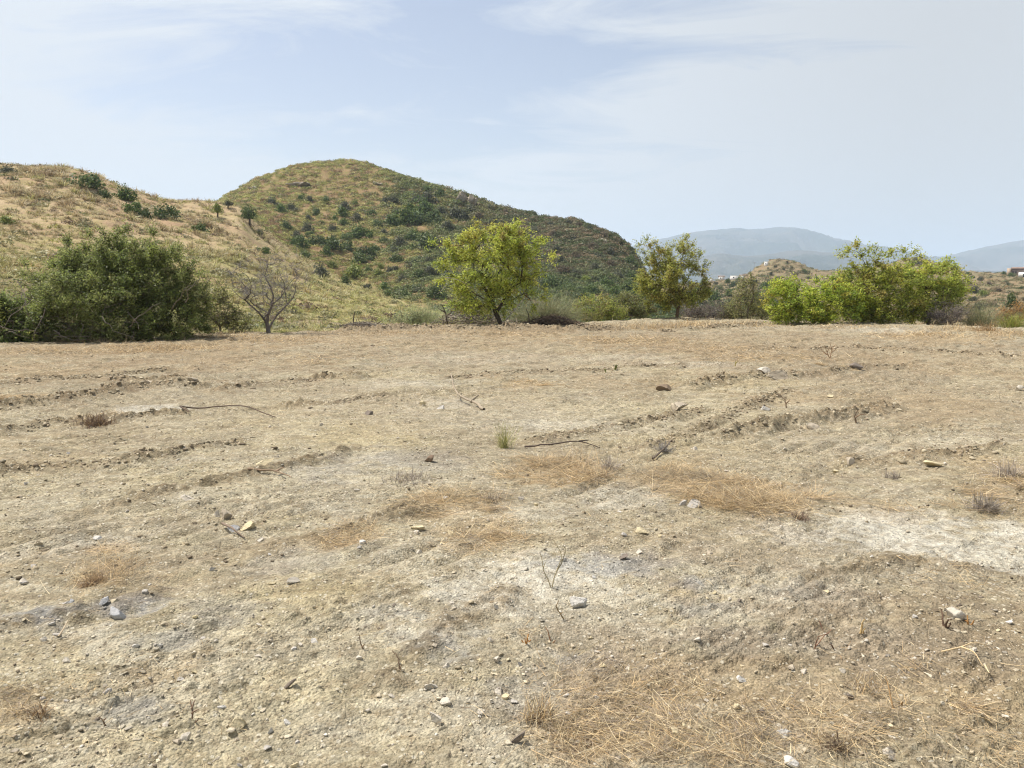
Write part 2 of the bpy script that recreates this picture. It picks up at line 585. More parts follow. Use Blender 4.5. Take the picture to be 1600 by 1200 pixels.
# patches of colour on the soil, photograph pixels (centre, radii, strength)
P_WHITE = [(400, 1060, 360, 110, .30), (880, 965, 320, 60, .38), (1220, 900, 380, 60, .34), (120, 800, 160, 50, .25), (520, 760, 240, 50, .22), (700, 1120, 200, 70, .32), (850, 650, 260, 26, .25), (860, 905, 140, 40, .9), (760, 945, 120, 50, .75), (680, 1000, 120, 60, .5), (1390, 835, 170, 46, 1.0), (1520, 860, 140, 34, .8), (1240, 930, 160, 40, .45), (1330, 1010, 120, 30, .3), (200, 1010, 180, 40, .4), (430, 1130, 200, 60, .3), (620, 880, 160, 40, .3), (820, 800, 120, 20, .3), (1590, 825, 40, 15, .9),
           (250, 638, 70, 6, .8), (720, 632, 60, 10, .5), (960, 560, 150, 6, .35), (1380, 517, 70, 7, .55), (740, 560, 120, 9, .3), (650, 600, 90, 8, .35),
           (1040, 985, 60, 18, .5), (1160, 955, 120, 25, .45), (1230, 1150, 40, 40, .55), (110, 850, 110, 16, .55),
           (880, 660, 120, 10, .5), (960, 785, 90, 22, .45), (880, 1020, 40, 14, .5), (560, 960, 60, 40, .25), (120, 990, 150, 25, .35), (0, 868, 60, 10, .6),
           (1080, 570, 90, 5, .5), (1340, 700, 120, 15, .25), (1500, 690, 120, 14, .3), (760, 1150, 120, 50, .35), (300, 780, 120, 20, .35), (1080, 1110, 60, 25, .3)]
P_BLUE = [(90, 965, 120, 24, 1.0), (190, 950, 70, 20, 1.0), (950, 890, 110, 18, .7), (1090, 912, 60, 14, .7), (690, 1020, 70, 40, .55), (215, 1105, 60, 22, .5), (600, 965, 50, 18, .45),
          (250, 1000, 70, 20, .4), (910, 1030, 60, 22, .45), (1190, 1000, 120, 24, .35), (470, 880, 60, 16, .3), (640, 720, 90, 16, .4), (1280, 925, 120, 16, .35), (820, 1080, 90, 40, .35), (540, 730, 90, 20, .35),
          (1090, 945, 60, 16, .4), (330, 960, 60, 20, .35), (1420, 1010, 140, 40, .3)]
P_STRAW = [(1185, 778, 110, 30, 1), (1080, 745, 100, 26, .6), (870, 738, 80, 24, .85), (760, 845, 80, 30, .65), (690, 790, 80, 22, .6), (545, 845, 50, 16, .8),
           (150, 905, 50, 26, .8), (160, 858, 50, 10, .8), (20, 1110, 60, 40, .75), (15, 626, 40, 9, 1), (820, 600, 80, 9, .7),
           (260, 545, 150, 8, .9), (60, 548, 120, 8, .6), (100, 575, 160, 10, .4), (980, 535, 110, 10, .8), (1120, 545, 130, 12, .55), (1450, 528, 110, 10, .75), (1580, 522, 60, 10, .8), (500, 530, 130, 10, .5),
           (800, 524, 80, 8, .6), (690, 540, 140, 9, .35), (920, 600, 80, 8, .35), (1250, 620, 80, 10, .35), (1000, 1090, 160, 80, .55), (1240, 1110, 200, 80, .45), (1500, 1080, 160, 60, .35), (900, 1140, 90, 50, .6),
           (1580, 745, 60, 40, .5), (1480, 640, 140, 30, .3), (1350, 790, 70, 25, .4), (70, 585, 70, 8, .5), (330, 565, 140, 8, .4), (1060, 920, 40, 22, .5), (1540, 580, 110, 12, .3), (250, 1050, 70, 20, .4),
           (90, 720, 120, 12, .2), (1330, 560, 160, 8, .3), (1180, 560, 120, 8, .5), (300, 1025, 40, 16, .4)]
P_DARK = [(300, 533, 60, 4, .4), (150, 655, 45, 8, .7), (1450, 930, 180, 40, .45), (1300, 1010, 200, 50, .35), (690, 715, 60, 14, .4), (1550, 780, 80, 30, .4), (560, 930, 90, 30, .25), (850, 516, 90, 6, .7),
          (600, 518, 90, 5, .35), (720, 515, 90, 5, .45), (90, 600, 140, 14, .3), (1000, 610, 80, 9, .3), (1340, 575, 30, 5, .6), (1500, 1000, 140, 60, .4), (1180, 870, 140, 24, .3), (200, 930, 60, 14, .5), (1050, 540, 120, 5, .3)]
P_YELL = [(470, 1080, 160, 60, .6), (520, 930, 90, 30, .5), (420, 960, 110, 40, .5), (560, 680, 120, 20, .45), (260, 770, 180, 40, .4), (330, 1150, 180, 50, .5), (1000, 640, 160, 16, .4), (640, 690, 60, 14, .5), (1180, 600, 120, 12, .4), (1050, 690, 120, 16, .35)]


P_BROWN = [(300, 560, 440, 46, .8), (1200, 560, 440, 50, .8), (800, 545, 300, 40, .6), (1450, 640, 260, 60, .5), (700, 522, 420, 16, .8), (1120, 860, 260, 50, .35), (1430, 985, 300, 90, .55), (1300, 1110, 380, 110, .5), (1560, 760, 90, 60, .5),
           (100, 690, 150, 30, .35), (640, 640, 300, 40, .3), (60, 860, 130, 60, .3), (1000, 720, 200, 40, .3), (420, 880, 120, 40, .25), (950, 1000, 140, 40, .4), (230, 900, 90, 40, .35), (1350, 720, 260, 50, .3)]


def patch_masks(x, y):
    # every patch edge is broken up by noise at three sizes
    w1 = 0.75 * fbm(x / 0.9, y / 0.9, 3, 201) + 0.55 * fbm(x / 0.14, y / 0.14, 3, 202, 0.65)
    out = []
    for lst in (P_WHITE, P_BLUE, P_STRAW, P_DARK, P_YELL, P_BROWN):
        m = np.zeros(x.shape, np.float32)
        for (a, b, c, d, s) in lst:
            m = np.maximum(m, s * sstep(0.0, 1.0, ell(x, y, a, b, c, d, w1 * 1.25)))
        out.append(m)
    return out


def ground_material():
    m, k = new_mat('dry_soil')
    t = k.n('ShaderNodeTexCoord').outputs['Object']
    A = k.n('ShaderNodeAttribute', attribute_name='Col')
    B = k.n('ShaderNodeAttribute', attribute_name='Col2')
    sa = k.n('ShaderNodeSeparateColor', in_0=A.outputs['Color'])
    sb = k.n('ShaderNodeSeparateColor', in_0=B.outputs['Color'])
    white, blue, straw, dark = sa.outputs[0], sa.outputs[1], sa.outputs[2], A.outputs['Alpha']
    yell, rid, brown = sb.outputs[0], sb.outputs[1], sb.outputs[2]
    n1 = k.noise(t, 0.55, 5, 0.6)
    n2 = k.noise(t, 3.2, 6, 0.65)
    n3 = k.noise(t, 17.0, 6, 0.7)
    n4 = k.noise(t, 70.0, 4, 0.7)
    base = k.mix(k.ramp(n1, [(0.36, 0.0), (0.64, 1.0)]), (0.39, 0.328, 0.212), (0.34, 0.302, 0.228))
    base = k.mix(k.ramp(n2, [(0.42, 0.0), (0.62, 0.7)]), base, (0.425, 0.37, 0.24))
    mpn = k.n('ShaderNodeMapping', in_Vector=t)
    mpn.inputs['Rotation'].default_value = (0, 0, -STREAK)
    mpn.inputs['Scale'].default_value = (0.8, 5.0, 1.0)
    s1 = k.noise(mpn.outputs[0], 1.5, 6, 0.68)
    base = k.mix(k.ramp(s1, [(0.48, 0.0), (0.66, 0.75)]), base, (0.50, 0.455, 0.345))
    base = k.mix(k.ramp(s1, [(0.32, 0.7), (0.47, 0.0)]), base, (0.265, 0.215, 0.145))
    nb = k.noise(t, 0.24, 5, 0.65)
    base = k.mix(k.ramp(nb, [(0.44, 0.0), (0.6, 0.6)]), base, (0.30, 0.255, 0.185))
    base = k.mix(yell, base, (0.46, 0.385, 0.22))
    base = k.mix(k.math('MULTIPLY', k.ramp(n3, [(0.5, 0.0), (0.66, 1.0)]), 0.75), base, (0.29, 0.225, 0.14))
    base = k.mix(k.math('MULTIPLY', k.ramp(n4, [(0.52, 0.0), (0.68, 1.0)]), 0.6), base, (0.22, 0.175, 0.115))
    base = k.mix(k.math('MULTIPLY', k.ramp(n4, [(0.3, 1.0), (0.44, 0.0)]), 0.55), base, (0.60, 0.53, 0.40))
    wn = k.math('MULTIPLY', k.math('MULTIPLY', white, 0.88), k.ramp(n3, [(0.35, 1.0), (0.66, 0.35)]))
    base = k.mix(wn, base, (0.60, 0.575, 0.50))
    bn = k.math('MULTIPLY', blue, k.ramp(n3, [(0.32, 0.5), (0.6, 1.0)]))
    base = k.mix(bn, base, (0.275, 0.28, 0.285))
    sn_ = k.math('MULTIPLY', k.math('MULTIPLY', straw, 0.5), k.ramp(n3, [(0.3, 1.0), (0.7, 0.35)]))
    base = k.mix(sn_, base, (0.47, 0.29, 0.115))
    dn = k.math('MULTIPLY', k.math('MAXIMUM', dark, k.math('MULTIPLY', rid, 0.8)), k.ramp(n3, [(0.3, 0.55), (0.6, 1.0)]))
    base = k.mix(dn, base, (0.205, 0.155, 0.095))
    base = k.mix(k.math('MULTIPLY', brown, k.ramp(n2, [(0.34, 1.0), (0.66, 0.4)])), base, (0.275, 0.205, 0.13))
    # crumbs of differing tone, at three sizes
    for sc_, lo_, hi_ in ((9.0, .86, 1.12), (34.0, .80, 1.17), (110.0, .80, 1.16)):
        vc = k.n('ShaderNodeTexVoronoi', in_Vector=t, in_Scale=sc_)
        rr_ = k.math('MULTIPLY_ADD', k.n('ShaderNodeSeparateColor', in_0=vc.outputs['Color']).outputs[1], hi_ - lo_, lo_)
        base = k.mix(1.0, base, k.n('ShaderNodeCombineXYZ', in_0=rr_, in_1=rr_, in_2=rr_).outputs[0], 'MULTIPLY')
    # pale flecks are stone chips; dark flecks are crevice shade painted into the soil
    vv = k.n('ShaderNodeTexVoronoi', in_Vector=t, in_Scale=42.0)
    vs = k.n('ShaderNodeSeparateColor', in_0=vv.outputs['Color'])
    chip = k.math('MULTIPLY', k.math('GREATER_THAN', vs.outputs[0], 0.86), k.math('LESS_THAN', vv.outputs['Distance'], 0.36))
    base = k.mix(k.math('MULTIPLY', chip, 0.7), base, (0.62, 0.57, 0.46))
    shade_fleck = k.math('MULTIPLY', k.math('LESS_THAN', vs.outputs[0], 0.09), k.math('LESS_THAN', vv.outputs['Distance'], 0.34))
    base = k.mix(k.math('MULTIPLY', shade_fleck, 0.75), base, (0.15, 0.12, 0.09))
    base = k.mix(1.0, base, (0.93, 0.925, 0.875), 'MULTIPLY')
    vh = k.n('ShaderNodeTexVoronoi', in_Vector=t, in_Scale=85.0)
    hgt = k.math('ADD', k.math('MULTIPLY', n4, 0.6), k.math('MULTIPLY', vh.outputs['Distance'], -0.5))
    hgt = k.math('ADD', hgt, k.math('MULTIPLY', k.noise(t, 200.0, 3, 0.7), 0.3))
    b = k.n('ShaderNodeBump', in_Strength=1.0, in_Distance=0.018, in_Height=hgt)
    p = k.n('ShaderNodeBsdfPrincipled', in_Base_Color=base, in_Roughness=0.95, in_Normal=b.outputs[0])
    p.inputs['Specular IOR Level'].default_value = 0.08
    k.n('ShaderNodeOutputMaterial', in_Surface=p.outputs[0])
    return m


M_SOIL = ground_material()


def add_attr(o, name, arr):
    a = o.data.attributes.new(name, 'FLOAT_COLOR', 'POINT')
    a.data.foreach_set('color', np.ascontiguousarray(arr, np.float32).ravel())


def grid_faces(nr, nc):
    i = np.arange(nr - 1)[:, None] * nc + np.arange(nc - 1)[None, :]
    i = i.ravel().astype(np.int32)
    return np.stack([i, i + 1, i + nc + 1, i + nc], 1)


YJOIN = 47.0
def build_field():
    nr, nc = 1250, 1250
    Y = np.exp(np.linspace(math.log(1.35 + 0.6), math.log(YJOIN + 0.6), nr)) - 0.6
    T = np.linspace(-1.0, 1.0, nc)
    T = T * 0.80 + 0.25 * T ** 5
    yy = np.repeat(Y[:, None], nc, 1)
    xx = T[None, :] * (yy + 1.6)
    x = xx.ravel(); y = yy.ravel()
    z = height(x, y)
    f = field_fade(x, y)
    r, rid = relief(x, y)
    z = z + r * (0.25 + 0.75 * f)
    o = mesh_obj('ground', np.stack([x, y, z], 1), [grid_faces(nr, nc)], M_SOIL, smooth=True)
    mw, mb, ms, md, my, mbr = patch_masks(x, y)
    beyond = (1 - f)
    ms = np.maximum(ms * f, beyond * 0.25)
    add_attr(o, 'Col', np.stack([mw, mb, ms, md], 1))
    add_attr(o, 'Col2', np.stack([my, rid, np.maximum(mbr, beyond), np.ones_like(my)], 1))
    tag(o, kind='structure')
    # the rest of the level field behind and beside the camera
    g = np.linspace(-1, 1, 60)
    gx, gy = np.meshgrid(g * 60, np.linspace(-60, 12, 60))
    gz = 0.05 * fbm(gx.ravel() / 3.4, gy.ravel() / 3.4, 3, 3) - 0.12
    o = mesh_obj('field', np.stack([gx.ravel(), gy.ravel(), gz], 1), [grid_faces(60, 60)], M_SOIL, smooth=True)
    tag(o, kind='structure')


build_field()


def field_z(x, y):
    x = np.atleast_1d(np.asarray(x, float)); y = np.atleast_1d(np.asarray(y, float))
    r, _ = relief(x, y)
    return height(x, y) + r * (0.25 + 0.75 * field_fade(x, y))


# ------------------------------------------------------------------ hills
def dome_zone(x, y):
    """1 on the domed hill, 0 on the grassy hillside in front of it"""
    t = x / y
    gully = np.interp(t, [-0.5, -0.37, -0.30, -0.235, -0.17, -0.12, -0.08, 0.0, 0.3], [400, 150, 146, 138, 126, 110, 96, 70, 60])
    return sstep(-9, 9, y - gully + 6 * fbm(x / 14, y / 14, 2, 301))


def hill_material():
    m, k = new_mat('hill_ground')
    t = k.n('ShaderNodeTexCoord').outputs['Object']
    A = k.n('ShaderNodeAttribute', attribute_name='Col')
    sa = k.n('ShaderNodeSeparateColor', in_0=A.outputs['Color'])
    dome, low, right = sa.outputs[0], sa.outputs[1], sa.outputs[2]
    n1 = k.noise(t, 0.09, 5, 0.6)
    n2 = k.noise(t, 0.55, 6, 0.65)
    n3 = k.noise(t, 2.4, 6, 0.7)
    g = k.mix(k.ramp(n1, [(0.38, 0.0), (0.6, 1.0)]), (0.36, 0.245, 0.15), (0.42, 0.325, 0.19))
    g = k.mix(k.ramp(n2, [(0.45, 0.0), (0.62, 0.8)]), g, (0.31, 0.265, 0.12))
    g = k.mix(k.math('MULTIPLY', low, k.ramp(n2, [(0.38, 0.3), (0.58, 0.9)])), g, (0.30, 0.285, 0.105))
    g = k.mix(k.ramp(n3, [(0.55, 0.0), (0.72, 0.7)]), g, (0.19, 0.135, 0.075))
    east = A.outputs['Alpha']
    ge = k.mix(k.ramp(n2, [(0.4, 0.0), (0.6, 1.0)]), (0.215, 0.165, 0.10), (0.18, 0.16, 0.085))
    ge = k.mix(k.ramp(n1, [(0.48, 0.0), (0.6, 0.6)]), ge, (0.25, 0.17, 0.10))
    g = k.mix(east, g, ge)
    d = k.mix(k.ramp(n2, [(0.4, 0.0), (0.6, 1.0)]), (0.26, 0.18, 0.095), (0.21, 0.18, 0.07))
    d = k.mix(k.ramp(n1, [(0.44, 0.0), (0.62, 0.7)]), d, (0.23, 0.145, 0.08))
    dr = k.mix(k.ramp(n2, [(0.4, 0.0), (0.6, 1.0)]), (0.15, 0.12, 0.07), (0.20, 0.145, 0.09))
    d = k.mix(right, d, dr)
    c = k.mix(dome, g, d)
    b = k.n('ShaderNodeBump', in_Strength=0.7, in_Distance=0.3, in_Height=n3)
    p = k.n('ShaderNodeBsdfPrincipled', in_Base_Color=c, in_Roughness=0.95, in_Normal=b.outputs[0])
    p.inputs['Specular IOR Level'].default_value = 0.05
    k.n('ShaderNodeOutputMaterial', in_Surface=p.outputs[0])
    return m


def build_hills():
    nr, nc = 620, 800
    Y = np.exp(np.linspace(math.log(YJOIN - 3.0), math.log(615.0), nr))
    T = np.linspace(-1.33, 1.33, nc)
    yy = np.repeat(Y[:, None], nc, 1)
    xx = T[None, :] * yy
    x = xx.ravel(); y = yy.ravel()
    z = height(x, y)
    z[:nc] -= 0.3
    z[nc:6 * nc] -= 0.05
    o = mesh_obj('hills', np.stack([x, y, z], 1), [grid_faces(nr, nc)], hill_material(), smooth=True)
    t = x / y
    dz = dome_zone(x, y) * (1 - sstep(0.20, 0.24, t))
    rightm = sstep(-0.07, 0.05, t + 0.05 * fbm(x / 20, y / 20, 2, 302)) * (1 - sstep(0.2, 0.26, t))
    low = sstep(10, -4, z) * (t < 0.2)
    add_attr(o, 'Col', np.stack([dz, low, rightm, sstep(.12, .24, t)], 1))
    tag(o, kind='structure')


build_hills()


# ------------------------------------------------------------------ plain and far mountains
def land_material(name, c1, c2, scale):
    m, k = new_mat(name)
    t = k.n('ShaderNodeTexCoord').outputs['Object']
    n = k.noise(t, scale, 6, 0.6)
    c = k.mix(k.ramp(n, [(0.4, 0.0), (0.6, 1.0)]), c1, c2)
    p = k.n('ShaderNodeBsdfPrincipled', in_Base_Color=c, in_Roughness=1.0)
    p.inputs['Specular IOR Level'].default_value = 0.0
    k.n('ShaderNodeOutputMaterial', in_Surface=p.outputs[0])
    return m


def build_plain():
    nr, nc = 120, 200
    R = np.exp(np.linspace(math.log(90.0), math.log(26000.0), nr))
    a = np.linspace(-math.pi, math.pi, nc)
    rr, aa = np.meshgrid(R, a, indexing='ij')
    x = (rr * np.sin(aa)).ravel(); y = (rr * np.cos(aa)).ravel()
    z = -34.0 + 7 * fbm(x / 900, y / 900, 3, 401)
    o = mesh_obj('plain', np.stack([x, y, z], 1), [grid_faces(nr, nc)], land_material('plain_land', (0.22, 0.19, 0.11), (0.10, 0.12, 0.06), 0.004), smooth=True)
    tag(o, kind='structure')


def build_range(name, dist, depth, prof, seed, mat, amp):
    """a range of mountains: skyline given as rows of the photograph, real depth and spurs"""
    t0, t1 = pix(prof[0][0], 440)[0], pix(prof[-1][0], 440)[0]
    nc, nr = 420, 110
    T = np.linspace(t0, t1, nc)
    px = 800 + T * F * 1.009
    row = pchip([p[0] for p in prof], [p[1] for p in prof], px)
    top = CAMH + pix(0, row)[1] * dist
    D = np.linspace(-1, 1, nr)
    yy = dist + np.repeat(D[:, None], nc, 1) * depth
    xx = T[None, :] * dist * (0.55 + 0.45 * yy / dist)
    shape = (1 - np.abs(D) ** 1.25)[:, None]
    z = -40 + (top + 40)[None, :] * shape
    n = 1 - np.abs(fbm(xx / (depth * 0.45), yy / (depth * 0.45), 5, seed)) * 2.2
    z = z + amp * (n - 0.55) * (1 - shape) * (shape > 0.01) * 4 * shape
    z = z + amp * 0.05 * fbm(xx / (depth * 0.06), yy / (depth * 0.06), 3, seed + 3)
    o = mesh_obj(name, np.stack([xx.ravel(), yy.ravel(), z.ravel()], 1), [grid_faces(nr, nc)], mat, smooth=True)
    tag(o, kind='structure')


build_plain()
M_MTN = land_material('mountain_land', (0.095, 0.09, 0.075), (0.04, 0.05, 0.038), 0.003)
build_range('mountains', 6200.0, 1700.0,
            [(860, 436), (930, 412), (985, 385), (1040, 371), (1075, 364), (1110, 359.5), (1130, 358), (1150, 356), (1168, 358), (1185, 357.5), (1215, 354), (1238, 356), (1262, 363), (1300, 374), (1340, 381), (1390, 393),
             (1430, 402), (1470, 401), (1505, 393), (1545, 384), (1600, 374), (1700, 362), (1850, 372), (2050, 400), (2250, 440)], 411, M_MTN, 150)
build_range('mountains', 3900.0, 800.0,
            [(980, 444), (1040, 430), (1090, 402), (1125, 396), (1165, 400), (1200, 397), (1240, 391), (1290, 394), (1330, 400), (1400, 412), (1460, 420), (1540, 424), (1620, 426), (1750, 434), (1900, 444)], 431, M_MTN, 60)

# ------------------------------------------------------------------ plant builders
def leaves_mesh(cen, nrm, ln, wd, rng, axis=None):
    """diamond leaves: cen (N,3), nrm (N,3) facing, length/width arrays -> verts, faces"""
    N = len(cen)
    nrm = nrm / (np.linalg.norm(nrm, axis=1, keepdims=True) + 1e-9)
    if axis is None:
        axis = rng.normal(size=(N, 3))
    a = np.cross(nrm, axis); a /= (np.linalg.norm(a, axis=1, keepdims=True) + 1e-9)
    b = np.cross(nrm, a)
    ln = np.broadcast_to(ln, (N,))[:, None] * 0.5; wd = np.broadcast_to(wd, (N,))[:, None] * 0.5
    v = np.stack([cen - a * ln, cen + b * wd + nrm * wd * 0.35, cen + a * ln, cen - b * wd + nrm * wd * 0.35], 1)
    f = np.arange(N * 4, dtype=np.int32).reshape(N, 4)
    return v.reshape(-1, 3), f


def ribbons(base, azim, elev, ln, wd, curve, rng, seg=3, taper=0.25):
    """thin blades: start points, heading, starting elevation, bending down by curve radians"""
    N = len(base)
    az = azim[:, None]
    s = np.arange(seg + 1)[None, :] / seg
    el = elev[:, None] - curve[:, None] * s
    step = (ln / seg)[:, None]
    dh = np.cos(el) * step; dv = np.sin(el) * step
    h = np.concatenate([np.zeros((N, 1)), np.cumsum(dh[:, :-1], 1)], 1)
    z = np.concatenate([np.zeros((N, 1)), np.cumsum(dv[:, :-1], 1)], 1)
    P = np.stack([base[:, :1] + h * np.cos(az), base[:, 1:2] + h * np.sin(az), base[:, 2:3] + z], 2)
    # blade width: across the heading, twisted a little
    tw = rng.uniform(-0.9, 0.9, N)[:, None]
    sx = -np.sin(az) * np.cos(tw); sy = np.cos(az) * np.cos(tw); sz = np.sin(tw)
    w_ = (np.broadcast_to(wd, (N,))[:, None] * 0.5) * (1 - (1 - taper) * s)
    side = np.stack([sx * w_, sy * w_, sz * w_], 2)
    V = np.stack([P - side, P + side], 2)            # N, seg+1, 2, 3
    idx = np.arange(N * (seg + 1) * 2, dtype=np.int32).reshape(N, seg + 1, 2)
    f = np.stack([idx[:, :-1, 0], idx[:, :-1, 1], idx[:, 1:, 1], idx[:, 1:, 0]], 2).reshape(-1, 4)
    return V.reshape(-1, 3), f


def tube(pts, rad, sides=6):
    """tapered tube along a polyline"""
    P = np.asarray(pts, float); n = len(P)
    rad = np.broadcast_to(rad, (n,))
    d = np.gradient(P, axis=0); d /= (np.linalg.norm(d, axis=1, keepdims=True) + 1e-9)
    ref = np.array([0.0, 0.0, 1.0]) if abs(d[0, 2]) < 0.9 else np.array([1.0, 0.0, 0.0])
    a = np.cross(d, ref); a /= (np.linalg.norm(a, axis=1, keepdims=True) + 1e-9)
    b = np.cross(d, a)
    th = np.arange(sides) * 2 * math.pi / sides
    V = P[:, None, :] + rad[:, None, None] * (np.cos(th)[None, :, None] * a[:, None, :] + np.sin(th)[None, :, None] * b[:, None, :])
    i = np.arange(n - 1)[:, None] * sides; j = np.arange(sides)[None, :]; j2 = (j + 1) % sides
    f = np.stack([i + j, i + j2, i + sides + j2, i + sides + j], 2).reshape(-1, 4).astype(np.int32)
    return V.reshape(-1, 3), f


class Acc:
    def __init__(self):
        self.v = []; self.f = {}; self.c = []; self.n = 0

    def add(self, v, f, c):
        v = np.asarray(v, float); f = np.asarray(f)
        self.v.append(v); self.f.setdefault(f.shape[1], []).append(f + self.n)
        c = np.asarray(c, float)
        self.c.append(np.broadcast_to(c, (len(v), 3)) if c.ndim == 1 else c)
        self.n += len(v)

    def build(self, name, mat, parent=None, smooth=False, origin=None):
        V = np.concatenate(self.v)
        if origin is not None:
            V = V - np.asarray(origin)
        o = mesh_obj(name, V, [np.concatenate(x) for x in self.f.values()], mat, parent, np.concatenate(self.c), smooth)
        if origin is not None and parent is None:
            o.location = origin
        return o


def grow(trunks, targets, rng, bend=0.25, step=0.22):
    """skeleton: trunk polylines plus limbs reaching every target; returns nodes and parents"""
    nodes = []; par = []
    for tr in trunks:
        start = tr[0]; p = -1
        if nodes:
            d = np.linalg.norm(np.array(nodes) - np.array(start), axis=1)
            if d.min() < 0.05:
                p = int(d.argmin())
                tr = tr[1:]
        for q in tr:
            nodes.append(np.array(q, float)); par.append(p); p = len(nodes) - 1
    top = np.array(trunks[0][-1], float)
    order = np.argsort([np.linalg.norm(c - top) for c in targets])
    tips = []
    for i in order:
        c = targets[i]
        N = np.array(nodes)
        d = np.linalg.norm(N - c, axis=1) + 0.55 * np.maximum(N[:, 2] - c[2] + 0.05, 0)
        j = int(d.argmin())
        a = N[j]; L = np.linalg.norm(c - a)
        k = max(1, int(L / step))
        # leave in the parent's direction, then turn to the target
        pd = a - nodes[par[j]] if par[j] >= 0 else np.array([0, 0, 1.0])
        pd = pd / (np.linalg.norm(pd) + 1e-9)
        mid = a + pd * L * bend + (c - a) * 0.45 + rng.normal(size=3) * L * 0.07
        p = j
        for s in range(1, k + 1):
            u = s / k
            q = (1 - u) ** 2 * a + 2 * u * (1 - u) * mid + u * u * c + rng.normal(size=3) * 0.018 * (u < 1)
            nodes.append(q); par.append(p); p = len(nodes) - 1
        tips.append(p)
    return np.array(nodes), np.array(par), tips


def skeleton_mesh(acc, nodes, par, r_tip, r_base, color, rng, power=0.5, sides=6):
    n = len(nodes)
    cnt = np.zeros(n)
    ch = [[] for _ in range(n)]
    for i in range(n):
        if par[i] >= 0:
            ch[par[i]].append(i)
    leaf = np.array([len(c) == 0 for c in ch])
    cnt[leaf] = 1
    depth_order = list(range(n))
    for i in reversed(depth_order):
        if par[i] >= 0:
            cnt[par[i]] += cnt[i]
    mx = cnt.max()
    rad = r_tip + (r_base - r_tip) * (np.maximum(cnt - 1, 0) / max(mx - 1, 1)) ** power
    for i in range(n):
        ch[i].sort(key=lambda q: -cnt[q])
    roots = [i for i in range(n) if par[i] < 0]
    stack = [(r, None) for r in roots]
    while stack:
        s, p = stack.pop()
        chain = [] if p is None else [p]
        i = s
        while True:
            chain.append(i)
            if not ch[i]:
                break
            for q in ch[i][1:]:
                stack.append((q, i))
            i = ch[i][0]
        P = nodes[chain]; R = rad[chain].copy()
        if p is not None:
            R[0] = min(R[0], R[1] * 1.15)
        R[-1] *= 0.5
        if len(chain) > 1:
            v, f = tube(P, R, sides if R.max() > 0.02 else 4)
            acc.add(v, f, np.asarray(color) * rng.uniform(0.85, 1.15))
    return rad


def crown_points(ells, n, rng, shell=0.6, gap=0.55, seed=1, minz=None):
    """points in a union of ellipsoids, mostly near the outside, thinned by noise so that gaps appear"""
    out = []
    vol = np.array([e[3] * e[4] * e[5] for e in ells]) ** 0.8
    vol = vol / vol.sum()
    tries = 0
    while len(out) < n and tries < n * 60:
        tries += 1
        e = ells[rng.choice(len(ells), p=vol)]
        d = rng.normal(size=3); d /= np.linalg.norm(d)
        r = rng.uniform() ** (1 / 3.0 if rng.uniform() > shell else 1 / 7.0)
        p = np.array(e[:3]) + d * r * np.array(e[3:6])
        if minz is not None and p[2] < minz:
            continue
        nv = float(vnoise(np.array([p[0] * 1.9 + p[2] * 0.7]), np.array([p[2] * 1.9 - p[1] * 0.8]), seed)[0])
        if nv < -0.35 + gap * rng.uniform() - 0.25:
            continue
        out.append(p)
    return out


def leaf_cloud(acc, tips, rng, n_twig, n_leaf, twig_len, ln, wd, cols, up=0.5, droop=0.2, center=None, wood=None, wcol=None, spread=0.04):
    """leafy twigs round every tip; cols = list of (colour, weight)"""
    cw = np.array([c[1] for c in cols], float); cw /= cw.sum()
    cc = np.array([c[0] for c in cols], float)
    for p in tips:
        base_col = cc[rng.choice(len(cc), p=cw)]
        for _ in range(n_twig):
            d = rng.normal(size=3)
            if center is not None:
                q = p - center; d = d + 1.1 * q / (np.linalg.norm(q) + 1e-6)
            d[2] += up * rng.uniform(0, 1)
            d /= np.linalg.norm(d)
            L = twig_len * rng.uniform(0.5, 1.3)
            s = rng.uniform(0.05, 1.0, n_leaf)
            c = p[None, :] + d[None, :] * (s * L)[:, None] + rng.normal(size=(n_leaf, 3)) * spread
            c[:, 2] -= droop * (s * L) ** 2
            nr = rng.normal(size=(n_leaf, 3)) * 0.65 + np.array([-0.25, -0.35, 0.75])
            v, f = leaves_mesh(c, nr, ln * rng.uniform(0.7, 1.25, n_leaf), wd * rng.uniform(0.7, 1.25, n_leaf), rng)
            other = cc[rng.choice(len(cc), size=n_leaf, p=cw)]
            mixc = base_col * 0.6 + other * 0.4
            acc.add(v, f, np.repeat(mixc, 4, 0))
            if wood is not None:
                e = p + d * L; e[2] -= droop * L * L
                m = (p + e) / 2 + np.array([0, 0, droop * L * L * 0.25])
                v, f = tube(np.array([p, m, e]), np.array([0.006, 0.0045, 0.002]), 3)
                wood.add(v, f, wcol)


def px_ell(cxp, cyp, rxp, ryp, Y, depth=0.85, dy=0.0):
    c = at(cxp, cyp, Y)
    k = Y / F
    return (c[0], c[1] + dy, c[2], rxp * k, rxp * k * depth, ryp * k)


def base_at(px, py, Y):
    t, _ = pix(px, py)
    x = t * Y
    z = float(height(np.array([x]), np.array([Y]))[0])
    return np.array([x, Y, z])


def plant(name, label, cat, base, wood, leaf, group=None, leafname='crown', woodname='trunk', leafmat=None):
    o = empty(name, tuple(base))
    tag(o, label, cat, group)
    if wood is not None:
        wood.build(woodname, M_BARK, o, True, base)
    if leaf is not None:
        leaf.build(leafname, leafmat or M_LEAF, o, False, base)
    return o


def ink(acc, pts, r0, r1, colr, sides=5, rng=None, jit=0.0):
    P = np.array(pts, float)
    if rng is not None and jit > 0:
        P = smooth_line(P, 3)
        P[1:-1] += rng.normal(size=(len(P) - 2, 3)) * jit
    v, f = tube(P, np.linspace(r0, r1, len(P)), sides)
    acc.add(v, f, colr)


